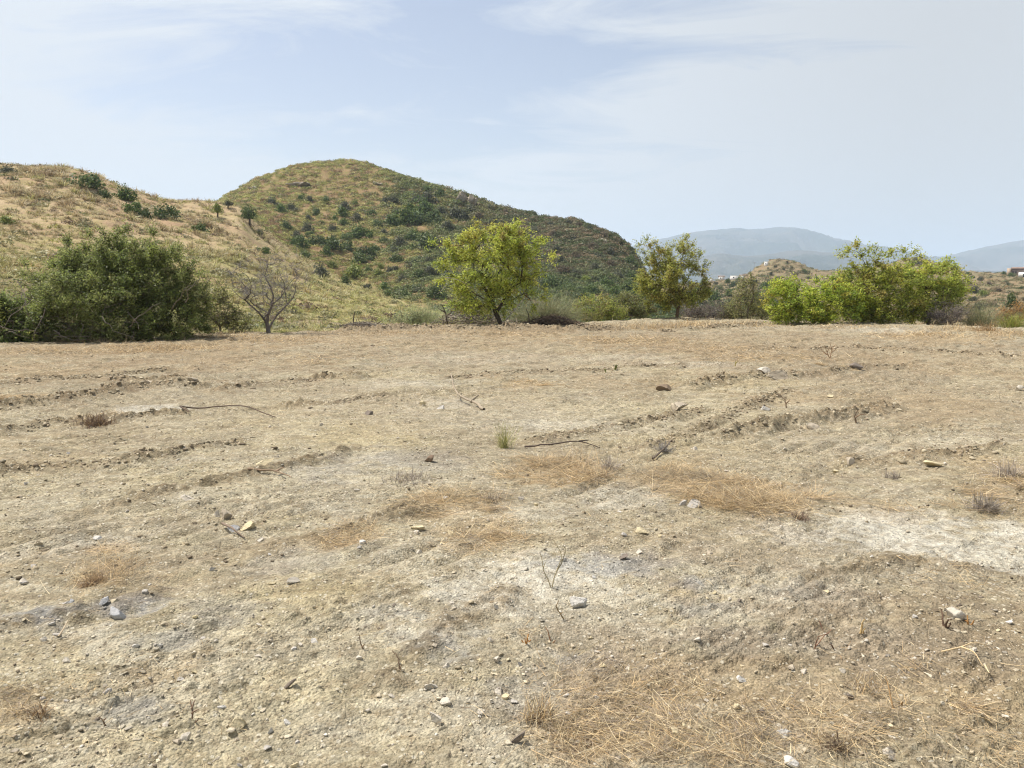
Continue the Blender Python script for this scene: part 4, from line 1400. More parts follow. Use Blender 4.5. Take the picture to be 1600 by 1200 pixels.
# ------------------------------------------------------------------ shrubs on the hills
def shrub_proto(seed, cols, n_lobe=9, per=70, ln=.16, wd=.10, flat=.75, rng=None):
    """bush of unit radius: leafy lobes; returns mesh"""
    rng = np.random.default_rng(seed)
    cc = np.array([c[0] for c in cols]); cw = np.array([c[1] for c in cols], float); cw /= cw.sum()
    a = Acc()
    for _ in range(n_lobe):
        th = rng.uniform(0, 2 * math.pi); rr = rng.uniform(0, .62)
        c = np.array([math.cos(th) * rr, math.sin(th) * rr, flat * rng.uniform(.35, .9) * (1 - .5 * rr)])
        R = rng.uniform(.28, .46)
        d = rng.normal(size=(per, 3)); d /= np.linalg.norm(d, axis=1, keepdims=True)
        p = c + d * R * rng.uniform(.55, 1.05, (per, 1))
        p[:, 2] = np.maximum(p[:, 2], .02)
        nr = d * .6 + rng.normal(size=(per, 3)) * .6 + np.array([0, 0, .3])
        v, f = leaves_mesh(p, nr, ln * rng.uniform(.6, 1.3, per), wd * rng.uniform(.6, 1.3, per), rng)
        lobec = cc[rng.choice(len(cc), p=cw)]
        lc = .6 * lobec + .4 * cc[rng.choice(len(cc), per, p=cw)]
        a.add(v, f, np.repeat(lc, 4, 0))
    # skirt of leaves down to the soil
    m = per * 2
    th = rng.uniform(0, 2 * math.pi, m); rr = .8 * np.sqrt(rng.uniform(0, 1, m))
    p = np.stack([np.cos(th) * rr, np.sin(th) * rr, rng.uniform(0, .35, m)], 1)
    v, f = leaves_mesh(p, rng.normal(size=(m, 3)), ln, wd, rng)
    a.add(v, f, np.repeat(cc[rng.choice(len(cc), m, p=cw)] * .9, 4, 0))
    return np.concatenate(a.v), a.f[4], np.concatenate(a.c)


DK = [((0.08, 0.12, 0.04), 4), ((0.115, 0.16, 0.055), 3), ((0.06, 0.08, 0.034), 2), ((0.17, 0.20, 0.07), 1)]
MID = [((0.125, 0.18, 0.05), 3), ((0.17, 0.225, 0.065), 2), ((0.08, 0.12, 0.04), 2)]
GRY = [((0.13, 0.135, 0.08), 3), ((0.17, 0.17, 0.105), 2), ((0.09, 0.10, 0.06), 2)]
BRN = [((0.17, 0.135, 0.085), 3), ((0.21, 0.16, 0.10), 2), ((0.12, 0.105, 0.065), 2)]
LIM = [((0.20, 0.24, 0.06), 3), ((0.26, 0.29, 0.07), 2), ((0.15, 0.19, 0.05), 1)]
PROTO = {}
for nm_, cl_ in (('dk', DK), ('mid', MID), ('gry', GRY), ('brn', BRN), ('lim', LIM)):
    PROTO[nm_] = []
    for s_ in range(3):
        V_, F_, C_ = shrub_proto(500 + s_ * 7 + len(nm_), cl_)
        o_ = mesh_obj('shrub', V_, [np.concatenate(F_)], M_SCRUB, None, C_)
        PROTO[nm_].append(o_.data)
        bpy.data.objects.remove(o_)


def hill_shrub(name, px, py, rpx, kind, label, cat='bush', group=None, aspect=1.0, seed=None):
    """px,py = foot of the bush in the photograph; rpx = half width"""
    p = hit(px, py)
    rng = np.random.default_rng(int(px * 7 + py * 13))
    r = 1.18 * rpx * rng.uniform(.7, 1.6) * p[1] / F if name == 'hill_bush' and 'domed hill' in (group or '') + label else 1.18 * rpx * p[1] / F
    o = bpy.data.objects.new(name, PROTO[kind][rng.integers(3)])
    o.location = (p[0], p[1], p[2] - .06 * r)
    o.rotation_euler = (0, 0, rng.uniform(0, 6.28))
    sxy = rng.uniform(.8, 1.35)
    o.scale = (r * sxy, r / sxy ** .5, r * aspect * rng.uniform(.95, 1.1))
    col.objects.link(o)
    return tag(o, label, cat, group)


# the ones one can point at on the grassy hillside (foot px, foot py, half width px, kind, aspect, label)
LEFT = [
    (138, 293, 23, 'dk', 1.0, 'large dark green bush highest on the skyline of the grassy hillside'),
    (161, 309, 13, 'dk', 1.0, 'small dark bush at the lower right of the skyline bush on the grassy hillside'),
    (195, 312, 17, 'mid', 1.2, 'mid green bush on the slope right of the skyline bush pair'),
    (210, 334, 15, 'mid', 1.3, 'left bush of the touching green pair below the ridge of the grassy hillside'),
    (227, 343, 13, 'dk', 1.4, 'right bush of the touching green pair below the ridge of the grassy hillside'),
    (259, 341, 18, 'dk', 1.2, 'single round dark bush right of the touching green pair'),
    (314, 362, 15, 'mid', 1.0, 'lone bright green bush lower on the grassy hillside, right of the round dark bush'),
    (12, 271, 16, 'gry', .8, 'grey leafless-looking bush on the skyline at the left border'),
    (10, 350, 16, 'lim', .7, 'yellow-green cushion on the slope at the left border'),
    (412, 396, 12, 'mid', 1.0, 'small green bush on the grass right of the bare tree top'),
    (405, 367, 9, 'gry', 1.0, 'small grey-green bush below the dark tree of the saddle'),
    (468, 388, 20, 'mid', 1.1, 'large green bush at the head of the gully'),
    (476, 402, 11, 'mid', 1.0, 'bright small bush just under the large bush at the gully head'),
    (447, 358, 10, 'dk', 1.3, 'round dark bush on the saddle slope between both hills'),
    (540, 446, 12, 'dk', 1.4, 'dark upright bush on the grass spur below the gully'),
    (520, 418, 10, 'lim', 1.3, 'yellow-green bush on the grass spur above the dark upright bush'),
    (500, 432, 16, 'gry', 1.2, 'grey-green bush at the lower end of the gully'),
    (601, 455, 12, 'mid', 1.1, 'upper bush of the green trio on the toe of the grass spur'),
    (606, 467, 13, 'mid', 1.1, 'left lower bush of the green trio on the toe of the grass spur'),
    (632, 466, 10, 'dk', 1.4, 'right bush of the green trio on the toe of the grass spur'),
    (574, 452, 9, 'gry', 1.1, 'grey-green bush left of the green trio on the toe of the grass spur'),
    (683, 466, 17, 'dk', 1.2, 'dark bush in the gully left of the almond crown'),
]
for px_, py_, r_, k_, a_, lab_ in LEFT:
    hill_shrub('hill_bush', px_, py_, r_, k_, lab_, 'bush', 'single bushes of the grassy hillside', a_)

# the domed hill: bushes one can make out one by one
DOME = [(580, 338, 14, 'dk'), (537, 353, 7, 'mid'), (495, 336, 7, 'dk'), (482, 345, 5, 'gry'), (440, 332, 7, 'mid'), (425, 321, 9, 'gry'), (455, 328, 7, 'gry'), (470, 314, 6, 'mid'), (473, 306, 6, 'lim'),
        (555, 320, 7, 'lim'), (510, 316, 8, 'mid'), (483, 315, 7, 'gry'), (540, 330, 8, 'gry'), (523, 345, 9, 'mid'), (520, 362, 12, 'gry'), (535, 338, 9, 'mid'), (480, 362, 11, 'gry'), (485, 370, 10, 'mid'),
        (463, 374, 12, 'gry'), (502, 350, 6, 'dk'), (557, 345, 7, 'gry'), (560, 372, 13, 'mid'), (543, 375, 9, 'dk'), (590, 355, 13, 'dk'), (600, 368, 10, 'gry'), (612, 352, 12, 'mid'), (634, 352, 15, 'mid'),
        (620, 336, 10, 'gry'), (640, 334, 14, 'mid'), (655, 350, 16, 'dk'), (661, 334, 14, 'mid'), (668, 320, 14, 'gry'), (652, 316, 10, 'gry'), (690, 309, 11, 'dk'), (668, 300, 9, 'mid'), (615, 318, 8, 'gry'),
        (600, 318, 9, 'gry'), (520, 390, 14, 'dk'), (545, 392, 13, 'dk'), (510, 400, 10, 'mid'), (495, 384, 12, 'dk'), (570, 400, 12, 'dk'), (585, 393, 11, 'mid'), (560, 412, 13, 'dk'), (580, 408, 13, 'dk'),
        (600, 379, 11, 'dk'), (615, 396, 10, 'gry'), (620, 410, 12, 'dk'), (625, 385, 12, 'gry'), (645, 377, 12, 'mid'), (662, 388, 18, 'dk'), (680, 380, 10, 'gry'), (655, 434, 9, 'dk'), (628, 441, 8, 'gry'),
        (640, 420, 10, 'gry'), (615, 426, 12, 'gry'), (595, 420, 9, 'lim'), (590, 432, 10, 'lim'), (555, 433, 14, 'lim'), (575, 424, 9, 'mid'), (670, 412, 9, 'gry'), (672, 430, 10, 'gry'), (700, 360, 12, 'gry'), (712, 342, 12, 'gry'),
        (865, 452, 22, 'dk'), (888, 458, 14, 'dk'), (905, 470, 15, 'dk'), (925, 458, 14, 'mid'), (945, 448, 13, 'mid'), (960, 462, 14, 'mid'), (980, 455, 14, 'dk'), (995, 466, 14, 'mid'), (975, 476, 12, 'mid'), (940, 472, 12, 'mid'),
        (1000, 448, 12, 'dk'), (985, 438, 12, 'mid'), (965, 435, 11, 'gry'), (915, 440, 9, 'lim'), (900, 430, 10, 'gry'), (880, 428, 12, 'brn'), (930, 425, 12, 'gry'), (955, 418, 11, 'brn'), (985, 415, 10, 'dk'), (972, 383, 6, 'dk'),
        (860, 352, 7, 'gry'), (888, 352, 8, 'gry'), (905, 355, 8, 'brn'), (920, 360, 8, 'gry'), (942, 370, 9, 'brn'), (840, 345, 7, 'gry'), (815, 340, 7, 'gry'), (790, 336, 7, 'brn'), (765, 329, 8, 'gry'), (735, 330, 10, 'gry'),
        (748, 345, 10, 'brn'), (728, 345, 9, 'gry'), (770, 352, 10, 'gry'), (800, 358, 9, 'brn'), (835, 365, 10, 'gry'), (865, 370, 10, 'brn'), (895, 378, 10, 'gry'), (925, 388, 10, 'brn'), (955, 396, 10, 'gry'), (870, 395, 10, 'gry'),
        (900, 405, 10, 'brn'), (875, 412, 11, 'gry'), (935, 405, 10, 'gry'), (690, 335, 12, 'gry'), (680, 348, 12, 'dk'), (700, 380, 9, 'brn')]
KW = {'dk': 'dark green', 'mid': 'mid green', 'gry': 'grey-green', 'brn': 'brown', 'lim': 'yellow-green'}


def dome_label(px, py, r, k):
    size = 'large' if r >= 13 else ('small' if r < 8 else 'medium')
    if px < 720:
        if py < 325:
            zone = 'on the upper slope of the domed hill'
        elif py < 360:
            zone = 'on the middle slope of the domed hill'
        elif py < 402:
            zone = 'in the dense scrub low on the domed hill'
        else:
            zone = 'at the foot of the domed hill beside the grass spur'
    else:
        if py < 362:
            zone = 'along the skyline ridge right of the domed summit'
        elif py < 425:
            zone = 'on the shaded brown flank behind the almond crown'
        else:
            zone = 'at the green flank foot right of the almond crown'
    return f'{size} {KW[k]} bush {zone}', f'{size} {KW[k]} bushes {zone}'


from collections import Counter
_lab = [dome_label(*d) for d in DOME]
_cnt = Counter(l[0] for l in _lab)
for (px_, py_, r_, k_), (l_, g_) in zip(DOME, _lab):
    hill_shrub('hill_bush', px_, py_, r_, k_, l_ if _cnt[l_] > 1 else 'only ' + l_, 'bush', g_ if _cnt[l_] > 1 else 'single bushes of the domed hill', 1.1)


def small_tree(label, px, py, hpx, rpx, kind, seed, group=None):
    p = hit(px, py)
    rng = np.random.default_rng(seed)
    k = p[1] / F
    o = empty('hill_tree', tuple(p))
    tag(o, label, 'tree', group)
    a = Acc()
    th = hpx * k * .55
    ink(a, [(0, 0, -.2), (.05, 0, th * .5), (0, .05, th)], rpx * k * .12, rpx * k * .07, (0.10, 0.08, 0.06), 6)
    for q in range(4):
        an = q * 1.6 + rng.uniform(0, .5)
        ink(a, [(0, .03, th * .8), (math.cos(an) * rpx * k * .3, math.sin(an) * rpx * k * .3, th * 1.15), (math.cos(an) * rpx * k * .55, math.sin(an) * rpx * k * .55, th * 1.45)], rpx * k * .05, .02, (0.10, 0.08, 0.06), 5)
    a.build('trunk', M_BARK, o, True)
    c = bpy.data.objects.new('crown', PROTO[kind][seed % 3])
    c.parent = o
    c.location = (0, 0, hpx * k * .32)
    c.scale = (rpx * k, rpx * k, hpx * k * .68)
    c.rotation_euler = (0, 0, rng.uniform(0, 6))
    col.objects.link(c)
    return o


small_tree('small dark tree with a leaning trunk on the saddle between both hills', 390, 353, 34, 15, 'dk', 1)
small_tree('pale thin tree on the saddle left of the small dark tree', 340, 340, 22, 12, 'lim', 2)
small_tree('grey-green tree on the saddle skyline beside the domed hill', 356, 326, 14, 10, 'gry', 4)
small_tree('dark round-topped tree on the brown slope at the right, below the house', 1577, 492, 36, 13, 'dk', 5)
small_tree('round dark tree on the valley side near the white village houses', 1137, 446, 12, 7, 'dk', 7)

# the valley between the slender almond and the green clump, and the right-hand slope
VALLEY = [(1050, 482, 14, 'mid'), (1075, 470, 13, 'gry'), (1095, 478, 15, 'dk'), (1115, 470, 14, 'mid'), (1112, 486, 16, 'dk'), (1130, 480, 14, 'gry'), (1140, 462, 12, 'mid'), (1125, 455, 10, 'dk'), (1145, 448, 9, 'dk'),
          (1160, 470, 14, 'mid'), (1165, 488, 15, 'dk'), (1185, 465, 13, 'dk'), (1195, 452, 10, 'mid'), (1205, 478, 14, 'dk'), (1215, 440, 8, 'gry'), (1180, 444, 9, 'gry'), (1105, 455, 10, 'gry'), (1090, 458, 10, 'mid'), (1150, 490, 14, 'gry'),
          (1060, 492, 14, 'dk'), (1030, 488, 13, 'mid'), (1080, 448, 8, 'gry'), (1100, 446, 8, 'mid'), (1118, 444, 7, 'gry'), (1155, 440, 7, 'mid')]
SLOPE = [(1258, 428, 8, 'dk'), (1276, 440, 8, 'dk'), (1264, 436, 5, 'gry'), (1200, 420, 3.5, 'gry'), (1212, 418, 4, 'gry'), (1224, 422, 5, 'gry'), (1236, 420, 5, 'gry'), (1230, 412, 4, 'brn'), (1205, 430, 5, 'gry'), (1243, 430, 5, 'brn'),
         (1432, 414, 8, 'gry'), (1446, 412, 5, 'brn'), (1418, 416, 5, 'gry'), (1512, 430, 5, 'dk'), (1532, 438, 7, 'gry'), (1545, 446, 8, 'brn'), (1568, 430, 5, 'dk'), (1580, 432, 7, 'dk'), (1594, 428, 5, 'dk'), (1597, 452, 7, 'dk'),
         (1536, 462, 10, 'lim'), (1560, 456, 6, 'brn'), (1590, 460, 5, 'dk'), (1523, 458, 8, 'gry'), (1520, 470, 10, 'gry'), (1552, 480, 10, 'brn'), (1575, 446, 6, 'gry'), (1600, 470, 8, 'brn'), (1515, 445, 6, 'brn'), (1530, 484, 12, 'gry'),
         (1548, 434, 4, 'gry'), (1520, 434, 4, 'dk')]


def side_label(px, py, r, k):
    size = 'large' if r >= 13 else ('small' if r < 7 else 'medium')
    if px < 1225 and py > 436:
        zone = 'in the valley scrub between the slender almond and the green clump'
    elif px < 1300:
        zone = 'on the brown mound left of the green clump'
    elif px < 1500:
        zone = 'on the brown mound showing above the green clump'
    elif py < 440:
        zone = 'along the crest of the right-hand slope near the house'
    else:
        zone = 'on the brown slope below the house at the right'
    return f'{size} {KW[k]} bush {zone}', f'{size} {KW[k]} bushes {zone}'


_all = VALLEY + SLOPE
_lab = [side_label(*d) for d in _all]
_cnt = Counter(l[0] for l in _lab)
for (px_, py_, r_, k_), (l_, g_) in zip(_all, _lab):
    hill_shrub('hill_bush', px_, py_, r_ * ((px_ * 37 + py_ * 11) % 10 * .07 + .65), k_, l_ if _cnt[l_] > 1 else 'only ' + l_, 'bush', g_ if _cnt[l_] > 1 else 'single bushes of the right-hand slopes', 1.1)


# ------------------------------------------------------------------ low cover of the hills: tussocks and scrub, as masses
def clumps(name, n_proto, make, pos, scl, tint, mat, seed):
    rng = np.random.default_rng(seed)
    protos = [make(np.random.default_rng(seed + 1 + i)) for i in range(n_proto)]
    which = rng.integers(0, n_proto, len(pos))
    ang = rng.uniform(0, 2 * math.pi, len(pos))
    a = Acc()
    for i in range(n_proto):
        v, f = protos[i]
        s = np.nonzero(which == i)[0]
        if not len(s):
            continue
        c, sn = np.cos(ang[s])[:, None], np.sin(ang[s])[:, None]
        sc = scl[s]
        x = (v[None, :, 0] * c - v[None, :, 1] * sn) * sc[:, :1] + pos[s, :1]
        y = (v[None, :, 0] * sn + v[None, :, 1] * c) * sc[:, :1] + pos[s, 1:2]
        z = v[None, :, 2] * sc[:, 1:2] + pos[s, 2:3]
        V = np.stack([x, y, z], 2).reshape(-1, 3)
        ff = (f[None] + (np.arange(len(s)) * len(v))[:, None, None]).reshape(-1, f.shape[1])
        a.add(V, ff, np.repeat(tint[s], len(v), 0))
    return a.build(name, mat)


def tuft_proto(rng, n=34):
    base = np.stack([rng.normal(size=n) * .22, rng.normal(size=n) * .22, np.full(n, -.05)], 1)
    az = np.arctan2(base[:, 1], base[:, 0]) + rng.normal(size=n) * .5
    return ribbons(base, az, rng.uniform(.5, 1.5, n), rng.uniform(.6, 1.15, n), np.full(n, .10), rng.uniform(.3, 1.5, n), rng, 2, .4)


def scrub_proto(rng, n=62):
    d = rng.normal(size=(n, 3)); d[:, 2] = np.abs(d[:, 2]); d /= np.linalg.norm(d, axis=1, keepdims=True)
    p = d * rng.uniform(.55, 1.0, (n, 1)) * np.array([1, 1, .8])
    return leaves_mesh(p, d + rng.normal(size=(n, 3)) * .7, .34 * rng.uniform(.6, 1.3, n), .19 * rng.uniform(.6, 1.3, n), rng)


def scatter(n, t0, t1, y0, y1, rng, keep):
    x = []; m = 0
    T = rng.uniform(t0, t1, n); Yv = np.exp(rng.uniform(math.log(y0), math.log(y1), n))
    xx = T * Yv
    k = keep(T, xx, Yv)
    return np.stack([xx[k], Yv[k], height(xx[k], Yv[k])], 1)


def pick(rng, n, table):
    cc = np.array([c[0] for c in table]); cw = np.array([c[1] for c in table], float); cw /= cw.sum()
    return cc[rng.choice(len(cc), n, p=cw)] * rng.uniform(.8, 1.2, (n, 1))


def hill_cover():
    rng = np.random.default_rng(601)
    # dry tussocks on the grassy hillside
    def kp(T, x, y):
        e = edge_at(T)
        nz = fbm(x / 6, y / 6, 3, 610)
        return (y > e + 1.2) & (dome_zone(x, y) < .5) & (rng.uniform(-.55, .5, len(x)) < nz + .12)
    P = scatter(26000, -.92, -.02, 19, 150, rng, kp)
    n = len(P)
    low = sstep(9, -1, P[:, 2]) * rng.uniform(.3, 1.0, n)
    a = pick(rng, n, [((0.44, 0.365, 0.215), 3), ((0.48, 0.42, 0.26), 2), ((0.36, 0.28, 0.17), 2), ((0.38, 0.36, 0.15), 1.5), ((0.28, 0.21, 0.12), 1)])
    b = pick(rng, n, [((0.40, 0.40, 0.15), 3), ((0.46, 0.44, 0.19), 2), ((0.31, 0.34, 0.12), 2), ((0.46, 0.37, 0.16), 1)])
    big = sstep(.1, .5, fbm(P[:, 0] / 9, P[:, 1] / 9, 2, 611) + rng.uniform(-.3, .3, n))
    s = (.32 + .5 * big * rng.uniform(.4, 1, n)) * np.clip(P[:, 1] / 60, .6, 1.35)
    o = clumps('dry_tussocks', 6, tuft_proto, P, np.stack([s, s * rng.uniform(.6, 1.05, n)], 1), a * (1 - low[:, None]) + b * low[:, None], M_STRAW, 602)
    tag(o, 'dry straw and yellow-green tussock grass covering the hillside on the left', 'grass', kind='stuff')
    # grey-green cushions, hillside
    P = scatter(1500, -.92, -.05, 32, 140, rng, kp)
    n = len(P)
    s = rng.uniform(.35, .95, n)
    o = clumps('cushion_plants', 5, scrub_proto, P, np.stack([s, s * .7], 1), pick(rng, n, [((0.25, 0.235, 0.115), 3), ((0.20, 0.19, 0.10), 2), ((0.30, 0.29, 0.10), 2), ((0.17, 0.12, 0.075), 1.5), ((0.13, 0.15, 0.06), 1)]), M_SCRUB, 603)
    tag(o, 'low rounded cushion plants dotted over the grassy hillside', 'ground cover', kind='stuff')
    # cover of the domed hill
    def kd(T, x, y):
        nz = fbm(x / 9, y / 9, 3, 620)
        return (dome_zone(x, y) > .5) & (rng.uniform(-.5, .35, len(x)) < nz + .28)
    P = scatter(34000, -.40, .215, 68, 262, rng, kd)
    n = len(P)
    t = P[:, 0] / P[:, 1]
    el = (P[:, 2] - CAMH) / P[:, 1]
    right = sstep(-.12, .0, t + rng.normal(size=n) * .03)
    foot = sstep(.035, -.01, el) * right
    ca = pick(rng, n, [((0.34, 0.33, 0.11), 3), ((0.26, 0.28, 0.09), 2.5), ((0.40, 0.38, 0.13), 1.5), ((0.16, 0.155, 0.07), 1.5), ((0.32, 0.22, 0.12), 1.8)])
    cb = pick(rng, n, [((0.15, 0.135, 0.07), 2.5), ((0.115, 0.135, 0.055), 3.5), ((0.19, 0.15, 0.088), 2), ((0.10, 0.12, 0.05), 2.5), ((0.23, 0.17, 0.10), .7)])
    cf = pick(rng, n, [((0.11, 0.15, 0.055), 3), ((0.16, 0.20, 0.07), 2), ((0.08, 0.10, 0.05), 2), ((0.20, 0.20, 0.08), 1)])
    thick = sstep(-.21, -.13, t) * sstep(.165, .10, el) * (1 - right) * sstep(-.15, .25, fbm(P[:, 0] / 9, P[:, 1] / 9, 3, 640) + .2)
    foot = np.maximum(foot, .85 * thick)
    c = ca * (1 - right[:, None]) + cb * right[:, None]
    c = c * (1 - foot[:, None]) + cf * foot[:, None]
    s = rng.uniform(.45, 1.15, n) * (1 + .45 * right + .7 * thick) * np.clip(P[:, 1] / 190, .6, 1.15)
    o = clumps('hill_scrub', 7, scrub_proto, P, np.stack([s, s * rng.uniform(.6, 1.0, n)], 1), c, M_SCRUB, 604)
    tag(o, 'low green and brown scrub covering the domed hill', 'scrub', kind='stuff')
    # valley and right-hand slopes
    def kv(T, x, y):
        e = edge_at(T)
        return (y > e + 2) & (dome_zone(x, y) * (T < .2) < .5) & (rng.uniform(-.5, .4, len(x)) < fbm(x / 9, y / 9, 3, 630) + np.where(T < .38, .3, -.02))
    P = scatter(16000, .1, .95, 36, 430, rng, kv)
    n = len(P)
    val = sstep(.42, .33, P[:, 0] / P[:, 1]) * sstep(360, 250, P[:, 1])
    ca = pick(rng, n, [((0.25, 0.195, 0.11), 3), ((0.20, 0.165, 0.09), 2), ((0.19, 0.19, 0.085), 2.5), ((0.31, 0.22, 0.11), 1), ((0.13, 0.14, 0.065), 1.2)])
    cb = pick(rng, n, [((0.10, 0.12, 0.05), 3), ((0.14, 0.155, 0.065), 2), ((0.17, 0.14, 0.08), 1.5), ((0.075, 0.09, 0.04), 2)])
    s = rng.uniform(.35, .95, n) * np.clip(P[:, 1] / 140, .5, 1.6) * (1 + .3 * val)
    o = clumps('valley_scrub', 6, scrub_proto, P, np.stack([s, s * rng.uniform(.6, 1, n)], 1), ca * (1 - val[:, None]) + cb * val[:, None], M_SCRUB, 605)
    tag(o, 'olive and brown scrub covering the valley and the right-hand slopes', 'scrub', kind='stuff')


hill_cover()


# ------------------------------------------------------------------ buildings far off
def wall_mat(name, c):
    m, k = new_mat(name)
    t = k.n('ShaderNodeTexCoord').outputs['Object']
    n = k.noise(t, 1.3, 5, .6)
    cc = k.mix(k.ramp(n, [(.35, 0.0), (.65, 1.0)]), c, tuple(x * .78 for x in c))
    p = k.n('ShaderNodeBsdfPrincipled', in_Base_Color=cc, in_Roughness=.9)
    k.n('ShaderNodeOutputMaterial', in_Surface=p.outputs[0])
    return m


M_WHITE = wall_mat('white_plaster', (0.75, 0.73, 0.69))
M_STONEW = wall_mat('tan_stone', (0.52, 0.40, 0.28))
M_BROWNW = wall_mat('brown_stone', (0.30, 0.23, 0.18))
M_ROOF = wall_mat('clay_roof', (0.26, 0.17, 0.12))
M_HOLE = wall_mat('dark_window', (0.03, 0.03, 0.035))


def box(x0, x1, y0, y1, z0, z1):
    v = np.array([(x, y, z) for z in (z0, z1) for y in (y0, y1) for x in (x0, x1)], float)
    f = np.array([(0, 2, 3, 1), (4, 5, 7, 6), (0, 1, 5, 4), (2, 6, 7, 3), (0, 4, 6, 2), (1, 3, 7, 5)])
    return v, f


def boxes(name, lst, mat, parent):
    a = Acc()
    for b in lst:
        v, f = box(*b)
        a.add(v, f, (.5, .5, .5))
    return a.build(name, mat, parent)


def gable(name, x0, x1, y0, y1, z, h, mat, parent, o=.25):
    v = np.array([(x0 - o, y0 - o, z), (x1 + o, y0 - o, z), (x1 + o, y1 + o, z), (x0 - o, y1 + o, z), (x0 - o, (y0 + y1) / 2, z + h), (x1 + o, (y0 + y1) / 2, z + h)])
    a = Acc()
    a.add(v, np.array([(0, 1, 5, 4), (2, 3, 4, 5), (3, 2, 1, 0)]), (.5, .5, .5))
    a.add(v, np.array([(0, 4, 3), (1, 2, 5)]), (.5, .5, .5))
    return a.build(name, mat, parent)


def ruin():
    p = hit(1592, 431)
    k = p[1] / F * .84
    e = empty('stone_house', (float(p[0]), float(p[1]), float(p[2]) - .6))
    e.rotation_euler = (0, 0, -math.atan2(p[0], p[1]))
    tag(e, 'brown stone house with tan gable and white annex on the crest at right border', 'house')
    u = lambda x: (x - 1592) * k
    boxes('wall', [(u(1579), u(1616), 0, 5, 0, 15 * k)], M_BROWNW, e)
    boxes('gable_wall', [(u(1573), u(1579), -.5, 4, 0, 16.5 * k)], M_STONEW, e)
    boxes('annex', [(u(1591), u(1612), -2.4, -.05, 0, 9 * k)], M_WHITE, e)
    gable('roof', u(1579) + .3, u(1616), 0, 5, 15 * k + .01, 3.5 * k, M_ROOF, e)
    for x in (1581.5, 1586):
        boxes('window', [(u(x), u(x + 2), -.03, .1, 7 * k, 11 * k)], M_HOLE, e)
    boxes('door', [(u(1598), u(1600.5), -2.44, -2.3, 0, 6 * k)], M_HOLE, e)


def white_house(label, px, py, wpx, hpx, group, roof=None, Y=None):
    p = hit(px, py) if Y is None else np.array([pix(px, py)[0] * Y, Y, CAMH + pix(px, py)[1] * Y])
    k = p[1] / F
    w_ = wpx * k; h = hpx * k
    e = empty('house', (float(p[0]), float(p[1]), float(p[2]) - .8))
    e.rotation_euler = (0, 0, -math.atan2(p[0], p[1]))
    tag(e, label, 'house', group)
    boxes('wall', [(-w_ / 2, w_ / 2, 0, w_ * .8, 0, h + .8)], M_WHITE, e)
    if roof:
        gable('roof', -w_ / 2, w_ / 2, 0, w_ * .8, h + .8, h * .3, M_ROOF, e)
    else:
        boxes('roof', [(-w_ / 2 - .1, w_ / 2 + .1, -.1, w_ * .8 + .1, h + .8, h + 1.0)], M_WHITE, e)
    boxes('window', [(-w_ * .2, -w_ * .05, -.04, .1, h * .4 + .8, h * .75 + .8)], M_HOLE, e)


ruin()
white_house('tiny white hut on the left shoulder of the brown mound', 1197, 416, 6, 6, 'lone hut')
VG = 'white village houses behind the valley'
white_house('leftmost white village house, small and low, behind the slender almond', 1110, 437, 9, 4, VG)
white_house('white village house directly left of the round dark valley tree', 1127, 437, 9, 5, VG, True)
white_house('widest white village house, right of the round dark valley tree', 1148, 437, 14, 5, VG)
white_house('white village house with clay roof at the foot of the brown mound', 1160, 436, 8, 5, VG, True)


def mast():
    p = hit(1178, 424)
    k = p[1] / F
    e = empty('mast', tuple(map(float, p)))
    tag(e, 'thin grey utility mast on the slope left of the white hut', 'mast')
    a = Acc()
    ink(a, [(0, 0, -.3), (0, 0, 14 * k)], .13, .07, (0.3, 0.3, 0.3), 8)
    a.build('pole', M_STONE, e, True)
    a = Acc()
    v, f = box(-.7, .7, -.05, .05, 13 * k, 13 * k + .12)
    a.add(v, f, (.3, .3, .3))
    a.build('crossarm', M_STONE, e)


mast()


def crag(label, px, py, w, h, seed, crag_c=(0.34, 0.29, 0.22)):
    p = hit(px, py)
    k = p[1] / F
    rng = np.random.default_rng(seed)
    a = Acc()
    for _ in range(9):
        v, f = rock(rng, 1.0)
        s = rng.uniform(.25, .55)
        v = v * np.array([w * s, w * s * .8, h * s * 1.4]) * k + np.array([rng.uniform(-.6, .6) * w * k, rng.uniform(-.4, .4) * w * k, rng.uniform(0, .45) * h * k])
        a.add(v, f, np.array(crag_c) * rng.uniform(.7, 1.2))
    o = a.build('rock_outcrop', M_STONE)
    o.location = tuple(map(float, p))
    tag(o, label, 'rock outcrop', 'rock outcrops of the domed hill')

# ------------------------------------------------------------------ rock outcrops on the hill
crag('pale crag on the falling skyline right of the domed summit', 728, 318, 22, 16, 801)
crag('dark rock step on the left skyline of the domed hill', 392, 296, 10, 5, 802)
crag('flat slabs of bare rock on the upper face of the domed hill', 465, 290, 24, 5, 803)
crag('bare reddish crag near the right end of the ridge', 942, 378, 12, 6, 804)
crag('small rock ledge on the upper right face of the domed hill', 590, 288, 9, 4, 805)


# ------------------------------------------------------------------ single stones on the field
SPALE = (0.47, 0.42, 0.335); SGREY = (0.38, 0.35, 0.30); SWHITE = (0.50, 0.47, 0.41); SYEL = (0.50, 0.42, 0.26); SDARK = (0.17, 0.14, 0.11); SBLUE = (0.36, 0.355, 0.34); STAN = (0.40, 0.34, 0.25)
